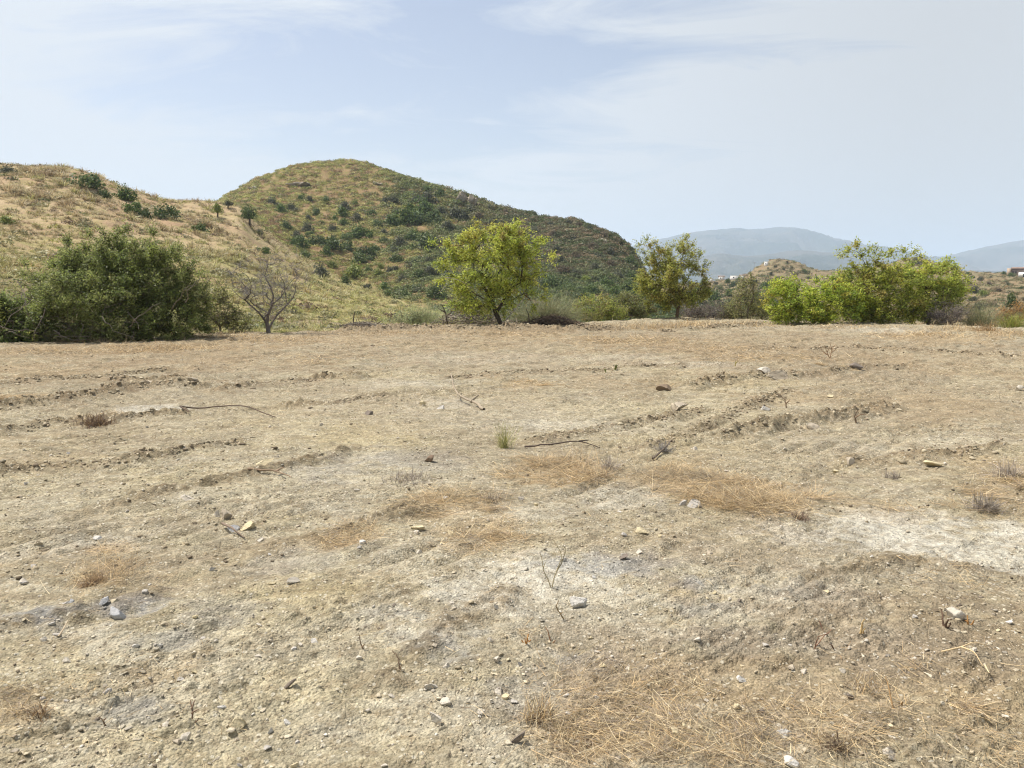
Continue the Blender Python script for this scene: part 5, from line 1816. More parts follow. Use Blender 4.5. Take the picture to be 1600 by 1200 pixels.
# px, py (foot), width px, height px, flatness(depth ratio), colour, label
STONES = [
    (905, 950, 30, 17, .8, SWHITE, 'pale pointed stone standing alone on the grey soil beside the forked seedling'),
    (179, 968, 28, 17, .8, SBLUE, 'smooth light grey stone on the blue-grey soil at the lower left'),
    (352, 816, 18, 17, .7, STAN, 'upright brown stone, taller of the leaning pair left of centre'),
    (339, 813, 10, 12, .7, SPALE, 'small pale stone leaning against the upright brown stone'),
    (362, 836, 20, 11, .8, SBLUE, 'rounded blue-grey stone just below the leaning pair'),
    (384, 838, 22, 12, .8, SYEL, 'flat buff stone right of the rounded blue-grey stone'),
    (680, 1130, 22, 22, .8, SPALE, 'upright tan stone near the bottom, lowest of the three in a row'),
    (695, 1100, 20, 11, .8, SPALE, 'flat pale stone just above the upright tan stone'),
    (674, 1076, 24, 11, .6, SPALE, 'curved flat stone with a dark hollow, topmost of the three in a row'),
    (450, 1080, 20, 20, .35, SDARK, 'dark wedge of stone standing on edge on the yellow soil'),
    (370, 1136, 24, 13, .7, SYEL, 'yellowish flat stone near the bottom, left of the small white pair'),
    (422, 1145, 9, 11, .8, SWHITE, 'small upright white stone, left of the pair near the bottom'),
    (447, 1132, 14, 8, .8, SWHITE, 'small flat white stone, right of the pair near the bottom'),
    (411, 738, 28, 9, .7, SYEL, 'broad flat buff slab on the left half of the field'),
    (1066, 640, 30, 12, .8, STAN, 'tilted slab with a dark overhang in the middle distance right of centre'),
    (1215, 592, 36, 14, .8, STAN, 'largest dark-mouthed boulder on the long soil ridge at the right'),
    (1196, 590, 22, 10, .8, SPALE, 'pale block touching the left end of the dark-mouthed boulder'),
    (1341, 579, 22, 11, .8, SDARK, 'dark clod on the far soil ridge, right of the dark-mouthed boulder'),
    (1331, 728, 13, 12, .8, STAN, 'small squat stone with a black shadow on bare soil at the right'),
    (1463, 731, 26, 10, .7, SYEL, 'yellowish split rock half buried at the right, near the dead tufts'),
    (1500, 972, 30, 18, .7, SPALE, 'pale flat stone between two grass stubs at the lower right'),
    (1597, 610, 14, 9, .8, SPALE, 'pale stone on the field at the right border'),
    (1085, 798, 26, 11, .8, SGREY, 'grey flat stone below the orange straw patch'),
    (1068, 795, 13, 7, .8, SGREY, 'small grey stone left of the grey flat stone by the orange straw'),
    (1198, 641, 14, 7, .8, SWHITE, 'white rubble lump in the middle of the right half'),
    (688, 640, 12, 6, .8, SWHITE, 'white lump beside the forked pale stick'),
    (660, 634, 11, 8, .8, SYEL, 'buff lump left of the forked pale stick'),
    (457, 915, 20, 9, .7, SPALE, 'pale flat stone on bare soil, left of centre in the foreground'),
    (652, 834, 24, 8, .6, SYEL, 'thin flat buff stone at the near side of the straw'),
    (775, 960, 8, 9, .8, SPALE, 'small buff stone right of the white ash soil'),
    (775, 1038, 12, 11, .8, SPALE, 'small pale stone on the rubble below centre'),
    (812, 1040, 7, 8, .8, SGREY, 'tiny grey stone right of the small pale stone below centre'),
    (752, 1116, 14, 10, .8, SPALE, 'small tan stone right of the upright tan stone'),
    (810, 1155, 24, 26, .35, SDARK, 'dark slate splinter on edge beside the straw at the bottom'),
    (650, 838, 10, 6, .8, SPALE, 'tiny pale stone under the thin flat buff stone'),
    (110, 950, 12, 7, .8, SBLUE, 'grey lump at the left end of the blue-grey soil'),
    (160, 952, 16, 12, .8, SBLUE, 'dark grey clod above the smooth light grey stone'),
    (88, 1000, 14, 8, .7, SGREY, 'small flat grey stone below the blue-grey soil'),
    (1005, 838, 26, 8, .7, SYEL, 'flat buff crust piece below the centre straw'),
    (880, 885, 12, 7, .8, SGREY, 'grey stone just right of the forked seedling'),
    (975, 882, 16, 8, .8, SDARK, 'dark clod on the blue-grey soil right of the forked seedling'),
    (1160, 1064, 16, 9, .7, SWHITE, 'whitish lump in the sparse straw right of centre'),
    (1230, 1150, 26, 12, .8, SWHITE, 'whitish crust lump in the straw at the bottom right'),
    (1395, 1190, 26, 20, .8, SPALE, 'pale stone at the bottom border, right of the straw'),
    (1240, 1195, 26, 16, .8, SWHITE, 'whitish stone at the bottom border, left of the pale one'),
    (1330, 1095, 14, 9, .8, SDARK, 'dark clod beside the bent straw bundle'),
    (1191, 1113, 14, 10, .8, SDARK, 'dark crumb of soil in the straw at the lower right'),
    (290, 783, 26, 9, .7, SPALE, 'pale crust slab on the track marks at the left'),
    (150, 845, 14, 6, .7, SWHITE, 'small white flake near the pale soil at the left'),
    (228, 603, 20, 8, .8, STAN, 'brown clod on the soil ridge at the left'),
    (300, 603, 16, 7, .8, STAN, 'brown clod at the right end of the left soil ridge'),
    (1040, 612, 26, 10, .8, (0.20, 0.15, 0.10), 'brown tufted clod left of the dark-mouthed boulder'),
    (670, 722, 16, 10, .8, (0.17, 0.12, 0.08), 'dark brown clod left of the green tuft'),
    (575, 648, 14, 6, .8, SDARK, 'dark small clod on the field left of the forked pale stick'),
    (1300, 620, 12, 5, .7, SYEL, 'buff chip between the soil ridges at the right'),
    (1275, 668, 26, 8, .8, STAN, 'buff block on the long soil ridge in the right half'),
    (1090, 1005, 12, 7, .8, SPALE, 'small pale stone on the whitish soil at lower centre right'),
]


def stone(label, px, py, wp, hp, dep, c, seed, name='stone', group=None):
    g = gnd(px, py)
    rng = np.random.default_rng(seed)
    k = g[1] / F
    sx = wp * k / 2; sz = max(hp * k / math.cos(.28) * .62, sx * .3)
    v, f = rock(rng, 1.0, 3, 10, .25, .7)
    mn, mx = v.min(0), v.max(0)
    v = ((v - mn) / (mx - mn) * 2 - 1) * np.array([sx, sx * dep * 1.1, sz])
    if dep < .5:      # thin splinter leaning over
        v[:, 0] *= .5
        v[:, 0] += v[:, 2] * .9
    tilt = rng.uniform(-.15, .15)
    v[:, 2] += v[:, 0] * tilt
    o = mesh_obj(name, v, [f], M_STONE, None, np.broadcast_to(np.array(c) * 1.0, (len(v), 3)))
    z = float(field_z(g[0], g[1])[0])
    o.location = (g[0], g[1] + sx * dep, z + sz * .5)
    return tag(o, label, 'stone', group)


for i_, (px_, py_, w_, h_, d_, c_, l_) in enumerate(STONES):
    stone(l_, px_, py_, w_, h_, d_, c_, 900 + i_, 'clod' if 'clod' in l_ or 'crumb' in l_ else 'stone')


def loose_stones():
    """medium loose stones: the ones that show largest, as objects"""
    rng = np.random.default_rng(951)
    n = 0
    cells = {}
    for _ in range(150):
        px = rng.uniform(10, 1590); py = 1195 - 560 * rng.uniform(0, 1) ** 1.25
        w_ = rng.uniform(7, 15) * (0.55 + .5 * (py - 600) / 600)
        c = [SPALE, SWHITE, SGREY, SYEL, STAN, SDARK][rng.choice(6, p=[.34, .14, .14, .24, .12, .02])]
        cn = {SPALE: 'pale', SWHITE: 'whitish', SGREY: 'grey', SYEL: 'buff', STAN: 'brown', SDARK: 'dark'}[c]
        row = 'in the near foreground' if py > 1000 else ('in the middle foreground' if py > 820 else 'far out on the field')
        side = 'on the left third' if px < 533 else ('on the middle third' if px < 1066 else 'on the right third')
        cells.setdefault((cn, row, side), []).append((px, py, w_, c))
    k = 0
    for (cn, row, side), lst in cells.items():
        for (px, py, w_, c) in lst:
            k += 1
            one = len(lst) == 1
            stone(f"{'only ' if one else ''}small {cn} loose stone {row}, {side}", px, py, w_, w_ * rng.uniform(.4, .7), rng.uniform(.6, 1), c, 1000 + k, 'stone',
                  'small loose stones' if one else f'small {cn} loose stones {row} {side}')


loose_stones()


def gravel():
    rng = np.random.default_rng(961)
    N = 60000
    T = rng.uniform(-1.02, 1.02, N); Y = np.exp(rng.uniform(math.log(1.55), math.log(31), N))
    x = T * .78 * (Y + 1.6); y = Y
    rough = sstep(-.35, .3, fbm(x / 1.7, y / 1.7, 3, 21) + .5 * fbm(x / .45, y / .45, 2, 962))
    keep = (rng.uniform(0, 1, N) < .15 + .85 * rough) & (y < edge_at(x / y) + .3)
    x = x[keep]; y = y[keep]
    n = len(x)
    size = (.0038 + .010 * rng.uniform(0, 1, n) ** 5 + .0007 * y) * rng.uniform(.7, 1.3, n)
    z = field_z(x, y)
    mw, mb, ms, md, my, mbr = patch_masks(x, y)
    base = np.array([(0.40, 0.335, 0.225), (0.46, 0.39, 0.26), (0.33, 0.285, 0.21), (0.52, 0.47, 0.37), (0.24, 0.195, 0.135), (0.16, 0.125, 0.09)])
    c = base[rng.choice(6, n, p=[.36, .28, .16, .10, .08, .02])]
    c = c * (1 - .6 * mb[:, None]) + .6 * mb[:, None] * np.array((0.33, 0.33, 0.325))
    c = c * (1 - .5 * mw[:, None]) + .5 * mw[:, None] * np.array((0.58, 0.55, 0.48))
    protos = [rock(np.random.default_rng(970 + i), 1.0, 1 if i < 3 else 0, 7, .2, .6) for i in range(8)]
    big = size * 1.0 / y > .0052
    which = np.where(big, rng.integers(0, 3, n), rng.integers(3, 8, n))
    a = Acc()
    ang = rng.uniform(0, 6.28, n)
    sx = size * rng.uniform(.7, 1.4, n); sy = size * rng.uniform(.6, 1.1, n); sz = size * rng.uniform(.35, .8, n)
    for i in range(8):
        v, f = protos[i]
        s = np.nonzero(which == i)[0]
        if not len(s):
            continue
        vx = v[None, :, 0] * sx[s, None]; vy = v[None, :, 1] * sy[s, None]
        X = vx * np.cos(ang[s])[:, None] - vy * np.sin(ang[s])[:, None] + x[s, None]
        Yv = vx * np.sin(ang[s])[:, None] + vy * np.cos(ang[s])[:, None] + y[s, None]
        Z = v[None, :, 2] * sz[s, None] + z[s, None] + sz[s, None] * .3
        ff = (f[None] + (np.arange(len(s)) * len(v))[:, None, None]).reshape(-1, 3)
        a.add(np.stack([X, Yv, Z], 2).reshape(-1, 3), ff, np.repeat(c[s], len(v), 0))
    tag(a.build('gravel', M_GRAVEL), 'fine stone chips and soil crumbs strewn over the bare field', 'gravel', kind='stuff')


gravel()


def ridge_clods():
    rng = np.random.default_rng(991)
    a = Acc()
    protos = [rock(np.random.default_rng(995 + i), 1.0, 1, 7, .15, .55) for i in range(4)]
    for pts, wd, hg in RIDGES:
        P = np.array([gnd(*p) for p in pts])
        for A, B in zip(P[:-1], P[1:]):
            L = np.linalg.norm(B - A)
            for _ in range(int(L * (170 if pts[0][1] < 760 else 14))):
                q = A + (B - A) * rng.uniform()
                nrm = np.array([-(B - A)[1], (B - A)[0]]) / L
                q = q + nrm * rng.normal() * wd * .36
                if fbm(np.array([q[0] / .5]), np.array([q[1] / .5]), 2, 992)[0] < rng.uniform(-.5, .2):
                    continue
                s = (.005 + .020 * rng.uniform() ** 3) * (1 + .07 * q[1])
                v, f = protos[rng.integers(4)]
                an = rng.uniform(0, 6.28)
                R = np.array([[math.cos(an), -math.sin(an), 0], [math.sin(an), math.cos(an), 0], [0, 0, 1]])
                v = (v * np.array([s * rng.uniform(.8, 1.4), s, s * rng.uniform(.5, .9)])) @ R.T
                c = [(0.34, 0.285, 0.19), (0.28, 0.225, 0.15), (0.21, 0.165, 0.11), (0.38, 0.325, 0.22)][rng.integers(4)]
                a.add(v + np.array([q[0], q[1], 0]), f, np.array(c) * rng.uniform(.8, 1.15))
    # loose crumbs in drifts between the ridges
    N = 9000
    T = rng.uniform(-1, 1, N); Y = np.exp(rng.uniform(math.log(3.5), math.log(27), N))
    X = T * .78 * (Y + 1.6)
    cs, sn = math.cos(.25), math.sin(.25)
    k = (fbm((X * cs + Y * sn) / 2.6, (-X * sn + Y * cs) / .55, 3, 997) > rng.uniform(.02, .5, N)) & (Y < edge_at(X / Y))
    for x_, y_ in zip(X[k], Y[k]):
        s = (.004 + .014 * rng.uniform() ** 3) * (1 + .09 * y_)
        v, f = protos[rng.integers(4)]
        an = rng.uniform(0, 6.28)
        R = np.array([[math.cos(an), -math.sin(an), 0], [math.sin(an), math.cos(an), 0], [0, 0, 1]])
        v = (v * np.array([s * rng.uniform(.8, 1.6), s, s * rng.uniform(.5, .9)])) @ R.T
        c = [(0.34, 0.285, 0.19), (0.26, 0.21, 0.14), (0.19, 0.15, 0.10)][rng.integers(3)]
        a.add(v + np.array([x_, y_, 0]), f, np.array(c) * rng.uniform(.8, 1.15))
    V = np.concatenate(a.v)
    n0 = 42
    cen = V.reshape(-1, n0, 3).mean(1)
    V[:, 2] += np.repeat(field_z(cen[:, 0], cen[:, 1]), n0) + .004
    a.v = [V]
    tag(a.build('soil_crumbs', M_GRAVEL), 'brown soil crumbs and clods along the ridges left by the blade', 'soil crumbs', kind='stuff')


ridge_clods()


# ------------------------------------------------------------------ straw and dry grass
STRAWC = [((0.55, 0.42, 0.23), 3), ((0.62, 0.52, 0.33), 2.5), ((0.44, 0.31, 0.16), 2), ((0.36, 0.29, 0.20), 2.4), ((0.25, 0.20, 0.15), 1.8)]
# px, py, rx, ry, count, length m, lift (0 lying .. 1 standing)
TUFTS = [(1185, 780, 95, 24, 3600, .22, .35), (1085, 752, 90, 24, 1600, .2, .3), (1215, 800, 60, 20, 1200, .22, .4), (870, 740, 75, 22, 2200, .2, .35), (905, 728, 45, 16, 900, .2, .4), (750, 775, 90, 18, 1000, .18, .2),
         (690, 795, 80, 18, 900, .16, .15), (760, 845, 80, 26, 1000, .14, .15), (540, 848, 40, 14, 700, .13, .35), (560, 830, 40, 10, 300, .13, .3), (155, 908, 42, 24, 1100, .14, .4), (160, 858, 40, 8, 350, .12, .2),
         (100, 890, 60, 14, 300, .12, .1), (15, 1110, 50, 36, 700, .14, .3), (15, 626, 36, 6, 700, .2, .2),
         (960, 1110, 110, 60, 2600, .17, .3), (900, 1150, 70, 40, 1200, .17, .3), (1080, 1130, 130, 60, 2200, .15, .25), (1020, 1060, 110, 40, 1300, .13, .2), (1220, 1090, 130, 60, 1500, .13, .15), (1420, 1100, 160, 60, 1400, .13, .12),
         (1540, 1060, 80, 50, 700, .14, .12), (1300, 1160, 200, 40, 1800, .13, .15), (1540, 1160, 90, 40, 900, .13, .15), (1060, 1180, 160, 20, 1300, .13, .2), (1580, 755, 50, 30, 900, .2, .3), (1480, 780, 90, 30, 700, .16, .2), (1380, 790, 60, 20, 300, .15, .2),
         (1065, 930, 26, 14, 350, .1, .3), (830, 1000, 24, 10, 120, .09, .5), (260, 1048, 60, 16, 260, .12, .12), (110, 1070, 60, 20, 220, .12, .1), (1500, 890, 60, 20, 300, .12, .15), (1200, 560, 150, 8, 900, .22, .2),
         (840, 600, 70, 6, 600, .2, .2), (150, 652, 36, 7, 500, .16, .4), (1040, 606, 18, 6, 200, .15, .5), (250, 545, 130, 6, 1800, .22, .5), (80, 550, 100, 5, 900, .2, .4), (420, 532, 110, 5, 1200, .2, .4), (980, 533, 110, 6, 1500, .25, .4),
         (1040, 512, 80, 5, 1500, .32, .75), (960, 512, 70, 4, 900, .28, .6), (1110, 508, 80, 4, 1200, .3, .7), (1190, 508, 60, 4, 700, .25, .6), (1450, 524, 100, 6, 1500, .25, .5), (1580, 523, 50, 6, 900, .3, .6), (1500, 515, 70, 4, 900, .3, .7), (1330, 512, 90, 4, 800, .22, .5),
         (620, 520, 160, 4, 1300, .2, .4), (800, 522, 90, 5, 900, .2, .3), (330, 528, 100, 3, 900, .26, .7), (150, 534, 90, 3, 600, .24, .6), (1120, 545, 130, 8, 800, .2, .3), (500, 560, 140, 6, 500, .18, .2), (1250, 575, 90, 6, 300, .16, .2), (500, 565, 40, 5, 300, .16, .4)]


def straw():
    rng = np.random.default_rng(981)
    B = []; L = []; E = []; C = []
    W = []; AZ = []; TN = []
    for (px, py, rx, ry, n, ln, lift) in TUFTS:
        n = int(n * (.42 if py > 1000 else (.8 if rx > 70 else .5)))
        lift *= .75 if py > 560 else 1.0
        if py > 560:
            # rooted tufts strewn irregularly through the patch
            m = max(5, n // 38)
            th = rng.uniform(0, 6.28, m); r = np.sqrt(rng.uniform(0, 1, m)) * (1.1 if rx > 70 else .75)
            gx = gnd(px + r * np.cos(th) * rx, np.minimum(py + r * np.sin(th) * ry, 1240))
            ok = rng.uniform(-.45, .35, m) < fbm(gx[0] / .55, gx[1] / .55, 3, 986)
            cxs, cys = gx[0][ok], gx[1][ok]
            if not len(cxs):
                continue
            wt = rng.uniform(.2, 1, len(cxs)) ** 1.5
            i = rng.choice(len(cxs), n, p=wt / wt.sum())
            rad = rng.uniform(.02, .10, len(cxs)) * (1 + .06 * cys)
            x = cxs[i] + rng.normal(size=n) * rad[i]; y = cys[i] + rng.normal(size=n) * rad[i]
            lf_ = (lift * rng.uniform(.3, 1.7, len(cxs)))[i]
            AZ.append(rng.uniform(0, 6.28, len(cxs))[i] + rng.normal(size=n) * 1.1)
            TN.append(rng.uniform(0, 1, len(cxs))[i])
        else:
            r = np.sqrt(-np.log(rng.uniform(.02, 1, n))) * .62; th = rng.uniform(0, 6.28, n)
            g = gnd(px + r * np.cos(th) * rx, np.minimum(np.maximum(py + r * np.sin(th) * ry, 497.5), 1240))
            x, y = g[0], g[1]
            q = max(0.09, .0045 * float(np.mean(y)))
            ux, uy = np.floor(x / q).astype(np.int64), np.floor(y / q).astype(np.int64)
            m = rng.uniform(.0, .8, n)
            x = x + ((ux + _hash(ux, uy, 5)) * q - x) * m; y = y + ((uy + _hash(ux, uy, 6)) * q - y) * m
            lf_ = np.full(n, lift)
            AZ.append(rng.uniform(0, 6.28, n)); TN.append(rng.uniform(0, 1, n))
        B.append(np.stack([x, y], 1)); L.append(ln * rng.uniform(.3, 1.15, n) * (.7 if py > 1000 else 1.0))
        E.append(np.abs(rng.normal(size=n)) * lf_ * .85 + .03)
        W.append(np.maximum(.0018, .0005 * y) * rng.uniform(.6, 1.3, n))
    # litter: single straws lying about
    N = 16000
    T = rng.uniform(-1, 1, N); Y = np.exp(rng.uniform(math.log(1.55), math.log(26), N))
    x = T * .78 * (Y + 1.6); y = Y
    k = (rng.uniform(-.6, .45, N) < fbm(x / 1.3, y / 1.3, 3, 982)) & (y < edge_at(x / y)) & (rng.uniform(0, 1, N) > .85 * sstep(5, 12, y))
    x, y = x[k], y[k]
    B.append(np.stack([x, y], 1)); L.append((.035 + .004 * y) * rng.uniform(.4, 1.6, len(x)) * (1 + .5 * (x > .3)))
    E.append(np.abs(rng.normal(size=len(x))) * .12 + .02)
    W.append(np.maximum(.0018, .00028 * y) * rng.uniform(.6, 1.2, len(x)))
    AZ.append(rng.uniform(0, 6.28, len(x))); TN.append(rng.uniform(0, 1, len(x)))
    AZ = np.concatenate(AZ); TN = np.concatenate(TN)
    B = np.concatenate(B); L = np.concatenate(L); E = np.concatenate(E); W = np.concatenate(W)
    n = len(B)
    z = field_z(B[:, 0], B[:, 1])
    # lying direction varies from place to place
    az = AZ
    base = np.stack([B[:, 0], B[:, 1], z + .003 + .012 * rng.uniform(0, 1, n)], 1)
    v, f = ribbons(base, az, np.minimum(E, 1.45), L, W, rng.normal(size=n) * .35 + .3 * np.minimum(E, 1.0), rng, 3, .45)
    c = pick(rng, n, STRAWC)
    tw = (np.where(TN < .35, .75, np.where(TN < .6, .3, 0.0)) * np.where(B[:, 1] < 3.4, .25, 1.0))[:, None]
    c = c * (1 - tw) + tw * np.array((0.47, 0.345, 0.18)) * rng.uniform(.6, 1.25, (n, 1))
    c = c * np.where(TN > .88, .62, 1.0)[:, None]
    a = Acc(); a.add(v, f, np.repeat(c, 8, 0))
    tag(a.build('dry_straw', M_STRAW), 'dry orange and yellow straw lying in patches over the field', 'straw', kind='stuff')
    # brown root and twig bits
    N = 5200
    T = rng.uniform(-1, 1, N); Y = np.exp(rng.uniform(math.log(1.55), math.log(24), N))
    x = T * .78 * (Y + 1.6); y = Y
    k = (rng.uniform(-.45, .5, N) < fbm(x / 1.1, y / 1.1, 3, 985) + .12 * (x > 0)) & (y < edge_at(x / y))
    x, y = x[k], y[k]; n = len(x)
    base = np.stack([x, y, field_z(x, y)], 1)
    v, f = ribbons(base, rng.uniform(0, 6.28, n), np.abs(rng.normal(size=n)) * .6, (.03 + .003 * y) * rng.uniform(.4, 1.5, n), np.maximum(.002, .00045 * y), rng.normal(size=n) * .8, rng, 3, .5)
    a = Acc(); a.add(v, f, np.repeat(pick(rng, n, [((0.13, 0.09, 0.06), 3), ((0.20, 0.14, 0.09), 2), ((0.09, 0.07, 0.055), 2), ((0.28, 0.17, 0.08), 1)]), 8, 0))
    tag(a.build('twig_litter', M_STRAW), 'brown bits of root and twig scattered on the soil', 'litter', kind='stuff')


straw()


# ------------------------------------------------------------------ sticks, seedlings and dead tufts one can point at
def G(px, py, lift=0.0):
    g = gnd(px, py)
    return np.array([g[0], g[1], float(field_z(g[0], g[1])[0]) + lift])


def lying_stick(label, lines, r, c, seed, name='stick'):
    rng = np.random.default_rng(seed)
    a = Acc()
    for ln_ in lines:
        ink(a, [G(x, y, .012 + h) for (x, y, h) in ln_], r, r * .45, np.array(c) * rng.uniform(.9, 1.1), 6, rng, r * .2)
    b = G(*lines[0][0][:2])
    return tag(a.build(name, M_BARK, None, True, b), label, 'stick')


lying_stick('long bent dark stick lying on the left half of the field', [[(282, 647, .03), (310, 643, .05), (345, 643, .06), (380, 644, .05), (410, 649, .03), (430, 653, .0)], [(282, 647, .03), (296, 651, .02)]], .011, (0.13, 0.095, 0.07), 1)
lying_stick('forked pale stick lying in the middle of the field', [[(756, 642, .0), (742, 636, .04), (725, 632, .06), (712, 628, .12), (705, 618, .28)], [(735, 635, .04), (748, 634, .12)]], .02, (0.34, 0.28, 0.20), 2)
lying_stick('long dark stick lying right of the green tuft', [[(820, 698, .0), (845, 700, .02), (875, 699, .02), (905, 697, .03), (938, 698, .0)], [(905, 697, .03), (920, 693, .04)]], .009, (0.10, 0.075, 0.06), 3)
lying_stick('brown splintered stick beside the broad flat buff slab', [[(388, 744, .0), (410, 745, .015), (432, 745, .02), (455, 751, .0)], [(432, 745, .02), (444, 742, .03)]], .010, (0.25, 0.18, 0.12), 4)
lying_stick('short stick under the rounded blue-grey stone', [[(348, 832, .02), (364, 840, .02), (382, 846, .0)]], .009, (0.20, 0.15, 0.11), 5)
lying_stick('thin pale fallen stalk left of the smooth light grey stone', [[(92, 1003, .0), (100, 996, .02), (108, 987, .04)]], .005, (0.45, 0.36, 0.24), 6)
lying_stick('pair of bleached crossed stalks lying at the lower right', [[(1470, 1028, .01), (1500, 1031, .03), (1525, 1028, .04), (1552, 1030, .02)], [(1500, 1031, .03), (1520, 1038, .02), (1535, 1046, .0)], [(1538, 1052, .01), (1545, 1064, .02)]], .0036, (0.55, 0.42, 0.24), 7)
lying_stick('thin dark twig lying by the green tuft stones on the right', [[(1020, 712, .01), (1036, 706, .02), (1048, 700, .06)]], .012, (0.15, 0.12, 0.09), 8)


def seedling(name, label, cat, px, py, lines, r, c, seed, leaf=None):
    """upright plant: lines in photograph pixels relative to the foot, standing in a vertical plane at its place"""
    g = G(px, py)
    k = g[1] / F
    rng = np.random.default_rng(seed)
    a = Acc()
    for ln_ in lines:
        dy = rng.uniform(-.03, .03)
        ink(a, [g + np.array([x * k, dy * (-y) * .1, -y * k / math.cos(.3) - (.02 if y == 0 else 0)]) for (x, y) in ln_], r, r * .4, np.array(c) * rng.uniform(.85, 1.15), 5, rng, r * .4)
    if leaf:
        col_, n, ll = leaf
        pts = np.concatenate([np.array([g + np.array([x * k, 0, -y * k]) for (x, y) in ln_[1:]]) for ln_ in lines])
        p = pts[rng.integers(0, len(pts), n)] + rng.normal(size=(n, 3)) * 3 * k
        v, f = leaves_mesh(p, rng.normal(size=(n, 3)), ll, ll * .4, rng)
        a.add(v, f, np.repeat(pick(rng, n, [(col_, 1)]), 4, 0))
    return tag(a.build(name, M_BARK, None, True, g), label, cat)


seedling('seedling', 'forked leafless seedling standing on the pale soil at centre', 'seedling', 862, 920,
         [[(0, 0), (4, -16), (12, -36), (16, -50), (10, -64), (2, -76)], [(8, -26), (16, -40), (22, -58), (18, -68)], [(0, 0), (-6, -12), (-14, -28), (-16, -44), (-20, -58)], [(-14, -28), (-10, -40)]], .0032, (0.30, 0.25, 0.14), 1)
seedling('dead_plant', 'small branched rust-brown dead plant on the far field at the right', 'dead plant', 1297, 562,
         [[(0, 0), (-6, -10), (-10, -20)], [(-4, -6), (-14, -14), (-16, -20)], [(0, 0), (2, -12), (8, -22)], [(2, -12), (-2, -24)], [(-6, -10), (-2, -20)], [(2, -10), (12, -18)]], .009, (0.27, 0.16, 0.09), 2)
seedling('dead_plant', 'thin bare shoot beside the soil ridge in the right half', 'dead plant', 1338, 660,
         [[(0, 0), (-4, -10), (-2, -20)], [(-2, -6), (6, -12), (16, -12)], [(0, 0), (14, 8), (22, 14)]], .010, (0.20, 0.14, 0.09), 3)
seedling('dead_plant', 'slim bare shoot bending right near the white rubble lump', 'dead plant', 1228, 638,
         [[(0, 0), (0, -10), (-6, -18), (-16, -22)], [(0, -8), (6, -14)]], .010, (0.20, 0.14, 0.09), 4)
seedling('dead_plant', 'small leafy brown sprig on the far field, right of two tiny sprouts', 'dead plant', 1149, 573, [[(0, 0), (0, -8)], [(0, -4), (2, -9)]], .012, (0.28, 0.23, 0.08), 5)
seedling('sprout', 'taller of two tiny green-brown sprouts on the far field', 'sprout', 962, 578, [[(0, 0), (1, -8)], [(0, -3), (-2, -8)], [(0, -2), (3, -7)]], .018, (0.14, 0.15, 0.05), 6)
seedling('sprout', 'shorter of two tiny green-brown sprouts on the far field', 'sprout', 946, 579, [[(0, 0), (1, -6)], [(0, -2), (-2, -5)]], .014, (0.14, 0.15, 0.05), 7)
seedling('grass_stub', 'short stiff straw stub standing alone at the lower right', 'grass stub', 1345, 990, [[(0, 0), (-2, -14), (0, -28)], [(1, 0), (3, -16)], [(-2, 0), (-4, -20)], [(2, 0), (5, -10)]], .005, (0.50, 0.36, 0.17), 8)
seedling('grass_stub', 'dark rooted stub left of the pale flat stone at the lower right', 'grass stub', 1478, 980, [[(0, 0), (-2, -10), (0, -22)], [(0, 0), (6, 2), (10, 6)], [(0, 0), (-4, -12), (2, -18)], [(0, 0), (3, -10)]], .006, (0.14, 0.09, 0.06), 9)
seedling('grass_stub', 'orange stub right of the pale flat stone at the lower right', 'grass stub', 1514, 976, [[(0, 0), (2, -10)], [(0, 0), (-4, -4), (-8, -6)], [(0, 0), (8, 2)], [(0, 0), (4, -8)]], .006, (0.36, 0.19, 0.07), 10)
seedling('grass_stub', 'reddish straw stub on the soil below the pale pointed stone', 'grass stub', 822, 1006, [[(0, 0), (-2, -12)], [(0, 0), (4, -10)], [(0, 0), (8, -4)], [(0, 0), (-8, -5)], [(0, 0), (1, -14)]], .005, (0.44, 0.22, 0.07), 11)
seedling('dead_plant', 'angled dark bare twigs standing at the lower right centre', 'dead plant', 1272, 1010,
         [[(0, 0), (0, -18), (2, -28), (16, -36)], [(2, -2), (14, -14), (32, -28)], [(16, -36), (20, -22)], [(34, 2), (26, -8), (22, -10)]], .0034, (0.20, 0.115, 0.075), 12)
seedling('dead_plant', 'thin upright dry stalk right of the bent straw bundle', 'dead plant', 1396, 1115, [[(0, 0), (2, -20), (1, -38)], [(2, -20), (-3, -30)]], .004, (0.30, 0.19, 0.09), 13)
seedling('dead_plant', 'small dark dead sprig at the lower left on the yellow soil', 'dead plant', 302, 1130, [[(0, 0), (-6, -12), (-12, -22)], [(-4, -8), (8, -14)], [(0, 0), (14, -8)], [(-6, -12), (-2, -24)]], .004, (0.18, 0.12, 0.08), 14)
seedling('dead_plant', 'pair of thin curled stems rising from the rubble at the bottom centre', 'dead plant', 625, 1052, [[(0, 0), (-2, -10), (-8, -20), (-14, -26)], [(0, 0), (4, -10)]], .004, (0.20, 0.14, 0.09), 15)
seedling('dead_plant', 'slim dark stem standing left of the smooth rubble at centre', 'dead plant', 568, 1018, [[(0, 0), (-4, -10), (-8, -24)], [(-2, -6), (4, -12)]], .004, (0.20, 0.14, 0.09), 16)
seedling('dead_plant', 'dry stem with a bud right of the reddish straw stub', 'dead plant', 862, 1000, [[(0, 0), (-4, -8), (-10, -18)], [(0, 0), (6, -6)]], .004, (0.24, 0.13, 0.07), 17)
seedling('dead_plant', 'curled brown stalk left of the pale pointed stone', 'dead plant', 884, 968, [[(0, 0), (-10, -10), (-16, -22), (-12, -34)], [(-10, -10), (-4, -12)]], .004, (0.26, 0.18, 0.09), 18)
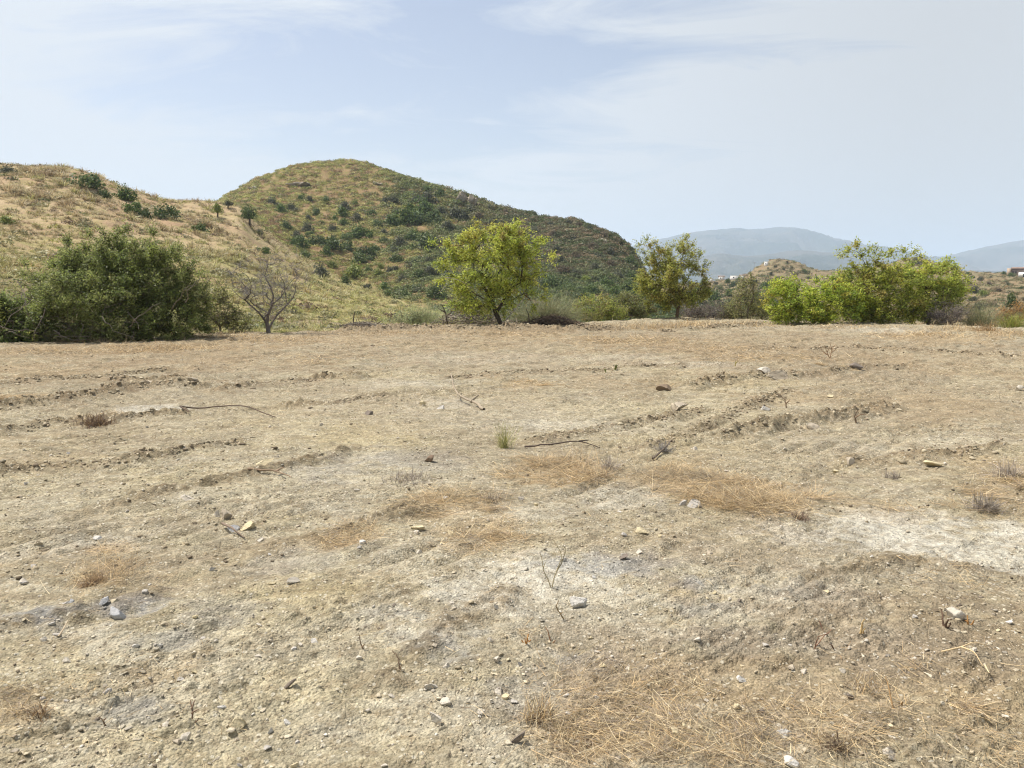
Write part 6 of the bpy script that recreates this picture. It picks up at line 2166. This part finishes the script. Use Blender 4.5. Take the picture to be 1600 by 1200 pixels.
seedling('dead_plant', 'short dark dead stem on the pale yellow soil at the left bottom', 'dead plant', 168, 1128, [[(0, 0), (-6, -10), (-12, -18)], [(-6, -10), (0, -16)]], .004, (0.18, 0.12, 0.08), 19)


def tuft(name, label, cat, px, py, rpx, hpx, n, cols, seed, lo=.5, cv=.8, wd=.006):
    rng = np.random.default_rng(seed)
    b = G(px, py)
    k = b[1] / F; R = rpx * k; Hh = hpx * k
    base = np.stack([b[0] + rng.normal(size=n) * R * .3, b[1] + rng.normal(size=n) * R * .3, np.full(n, b[2] - .01)], 1)
    v, f = ribbons(base, rng.uniform(0, 6.28, n), rng.uniform(lo, 1.5, n), Hh * rng.uniform(.5, 1.2, n), wd * rng.uniform(.6, 1.3, n), rng.uniform(0, 1, n) * cv, rng, 4, .3)
    a = Acc(); a.add(v, f, np.repeat(pick(rng, n, cols), 10, 0))
    return tag(a.build(name, M_STRAW, None, False, b), label, cat)


tuft('grass_tuft', 'lone green upright grass tuft in the middle of the field', 'grass tuft', 788, 698, 17, 42, 150, [((0.36, 0.36, 0.12), 3), ((0.45, 0.40, 0.17), 2), ((0.26, 0.28, 0.08), 1)], 1, .8, .6, .004)
DEADT = [((0.33, 0.285, 0.23), 3), ((0.24, 0.20, 0.16), 2), ((0.40, 0.34, 0.26), 1.5)]
tuft('dead_tuft', 'grey dead tuft at the right end of the centre straw patch', 'dead tuft', 952, 732, 20, 26, 160, DEADT, 2, .2, .8)
tuft('dead_tuft', 'grey-white dead tuft right of the long dark stick', 'dead tuft', 1036, 704, 12, 18, 120, [((0.36, 0.34, 0.31), 2), ((0.24, 0.22, 0.2), 2)], 3, .3, .8)
tuft('dead_tuft', 'grey dead tuft in the middle of the small straw patch', 'dead tuft', 770, 784, 18, 16, 120, DEADT, 4, .2, .8)
tuft('dead_tuft', 'dark wiry dead tuft near the right border, upper of the pair', 'dead tuft', 1575, 745, 28, 34, 220, DEADT, 5, .2, .9)
tuft('dead_tuft', 'grey wiry dead tuft near the right border, lower of the pair', 'dead tuft', 1538, 795, 30, 28, 220, DEADT, 6, .2, .9)
tuft('dead_tuft', 'grey dead stems on the bare soil left of the squat stone', 'dead tuft', 1395, 745, 24, 16, 90, DEADT, 7, .1, .5)
tuft('dead_tuft', 'brown root tuft torn out beside the orange straw patch', 'dead tuft', 1252, 812, 20, 18, 150, [((0.15, 0.10, 0.07), 2), ((0.24, 0.16, 0.1), 2)], 8, .1, .9)
tuft('dead_tuft', 'dark brown torn sod in the straw at the bottom right', 'dead tuft', 1310, 1172, 30, 24, 260, [((0.13, 0.09, 0.06), 3), ((0.22, 0.15, 0.09), 2), ((0.34, 0.25, 0.14), 1)], 9, .1, .9, .004)
tuft('dead_tuft', 'dark brown sod among straw at the left, above the blue-grey soil', 'dead tuft', 150, 912, 28, 22, 320, [((0.20, 0.13, 0.075), 3), ((0.34, 0.23, 0.12), 3), ((0.12, 0.085, 0.06), 1)], 10, .1, 1.0, .004)
tuft('dead_tuft', 'brown root sod on the soil ridge at the left, middle distance', 'dead tuft', 150, 660, 38, 20, 320, [((0.17, 0.11, 0.065), 3), ((0.28, 0.19, 0.1), 2), ((0.11, 0.08, 0.06), 1)], 11, .1, 1.0, .010)
tuft('dead_tuft', 'brown grassy clump at the far right edge below the field verge', 'dead tuft', 1540, 518, 22, 18, 160, [((0.30, 0.18, 0.08), 2), ((0.38, 0.27, 0.14), 2)], 12, .2, .9, .016)
tuft('dead_tuft', 'lilac-grey dead stems standing on the rubble left of the straw', 'dead tuft', 640, 752, 60, 16, 260, DEADT, 13, .1, .6)
tuft('dead_tuft', 'small dark stems on the yellow soil at the bottom left', 'dead tuft', 60, 1120, 30, 30, 80, [((0.16, 0.11, 0.07), 2), ((0.3, 0.2, 0.1), 2)], 14, .2, .8, .004)
tuft('dead_tuft', 'straw bundle bent over to the right at the lower right', 'straw bundle', 1345, 1078, 40, 30, 120, STRAWC, 15, .15, .7, .004)
tuft('dead_tuft', 'tall yellow straw bundle leaning right at the bottom centre', 'straw bundle', 840, 1115, 40, 44, 200, STRAWC, 16, .3, 1.0, .004)

# ------------------------------------------------------------------ haze
def build_haze():
    x0, x1, y0, y1, z0, z1 = -12000.0, 12000.0, -3000.0, 12500.0, -60.0, 470.0
    v = np.array([(x, y, z) for z in (z0, z1) for y in (y0, y1) for x in (x0, x1)])
    f = np.array([(0, 2, 3, 1), (4, 5, 7, 6), (0, 1, 5, 4), (2, 6, 7, 3), (0, 4, 6, 2), (1, 3, 7, 5)])
    m, k = new_mat('haze_air')
    p = k.n('ShaderNodeVolumePrincipled')
    p.inputs['Color'].default_value = (0.68, 0.82, 0.98, 1)
    p.inputs['Density'].default_value = 0.00017
    p.inputs['Anisotropy'].default_value = 0.1
    k.n('ShaderNodeOutputMaterial', in_Volume=p.outputs[0])
    o = mesh_obj('haze', v, [f], m)
    tag(o, kind='stuff')


build_haze()
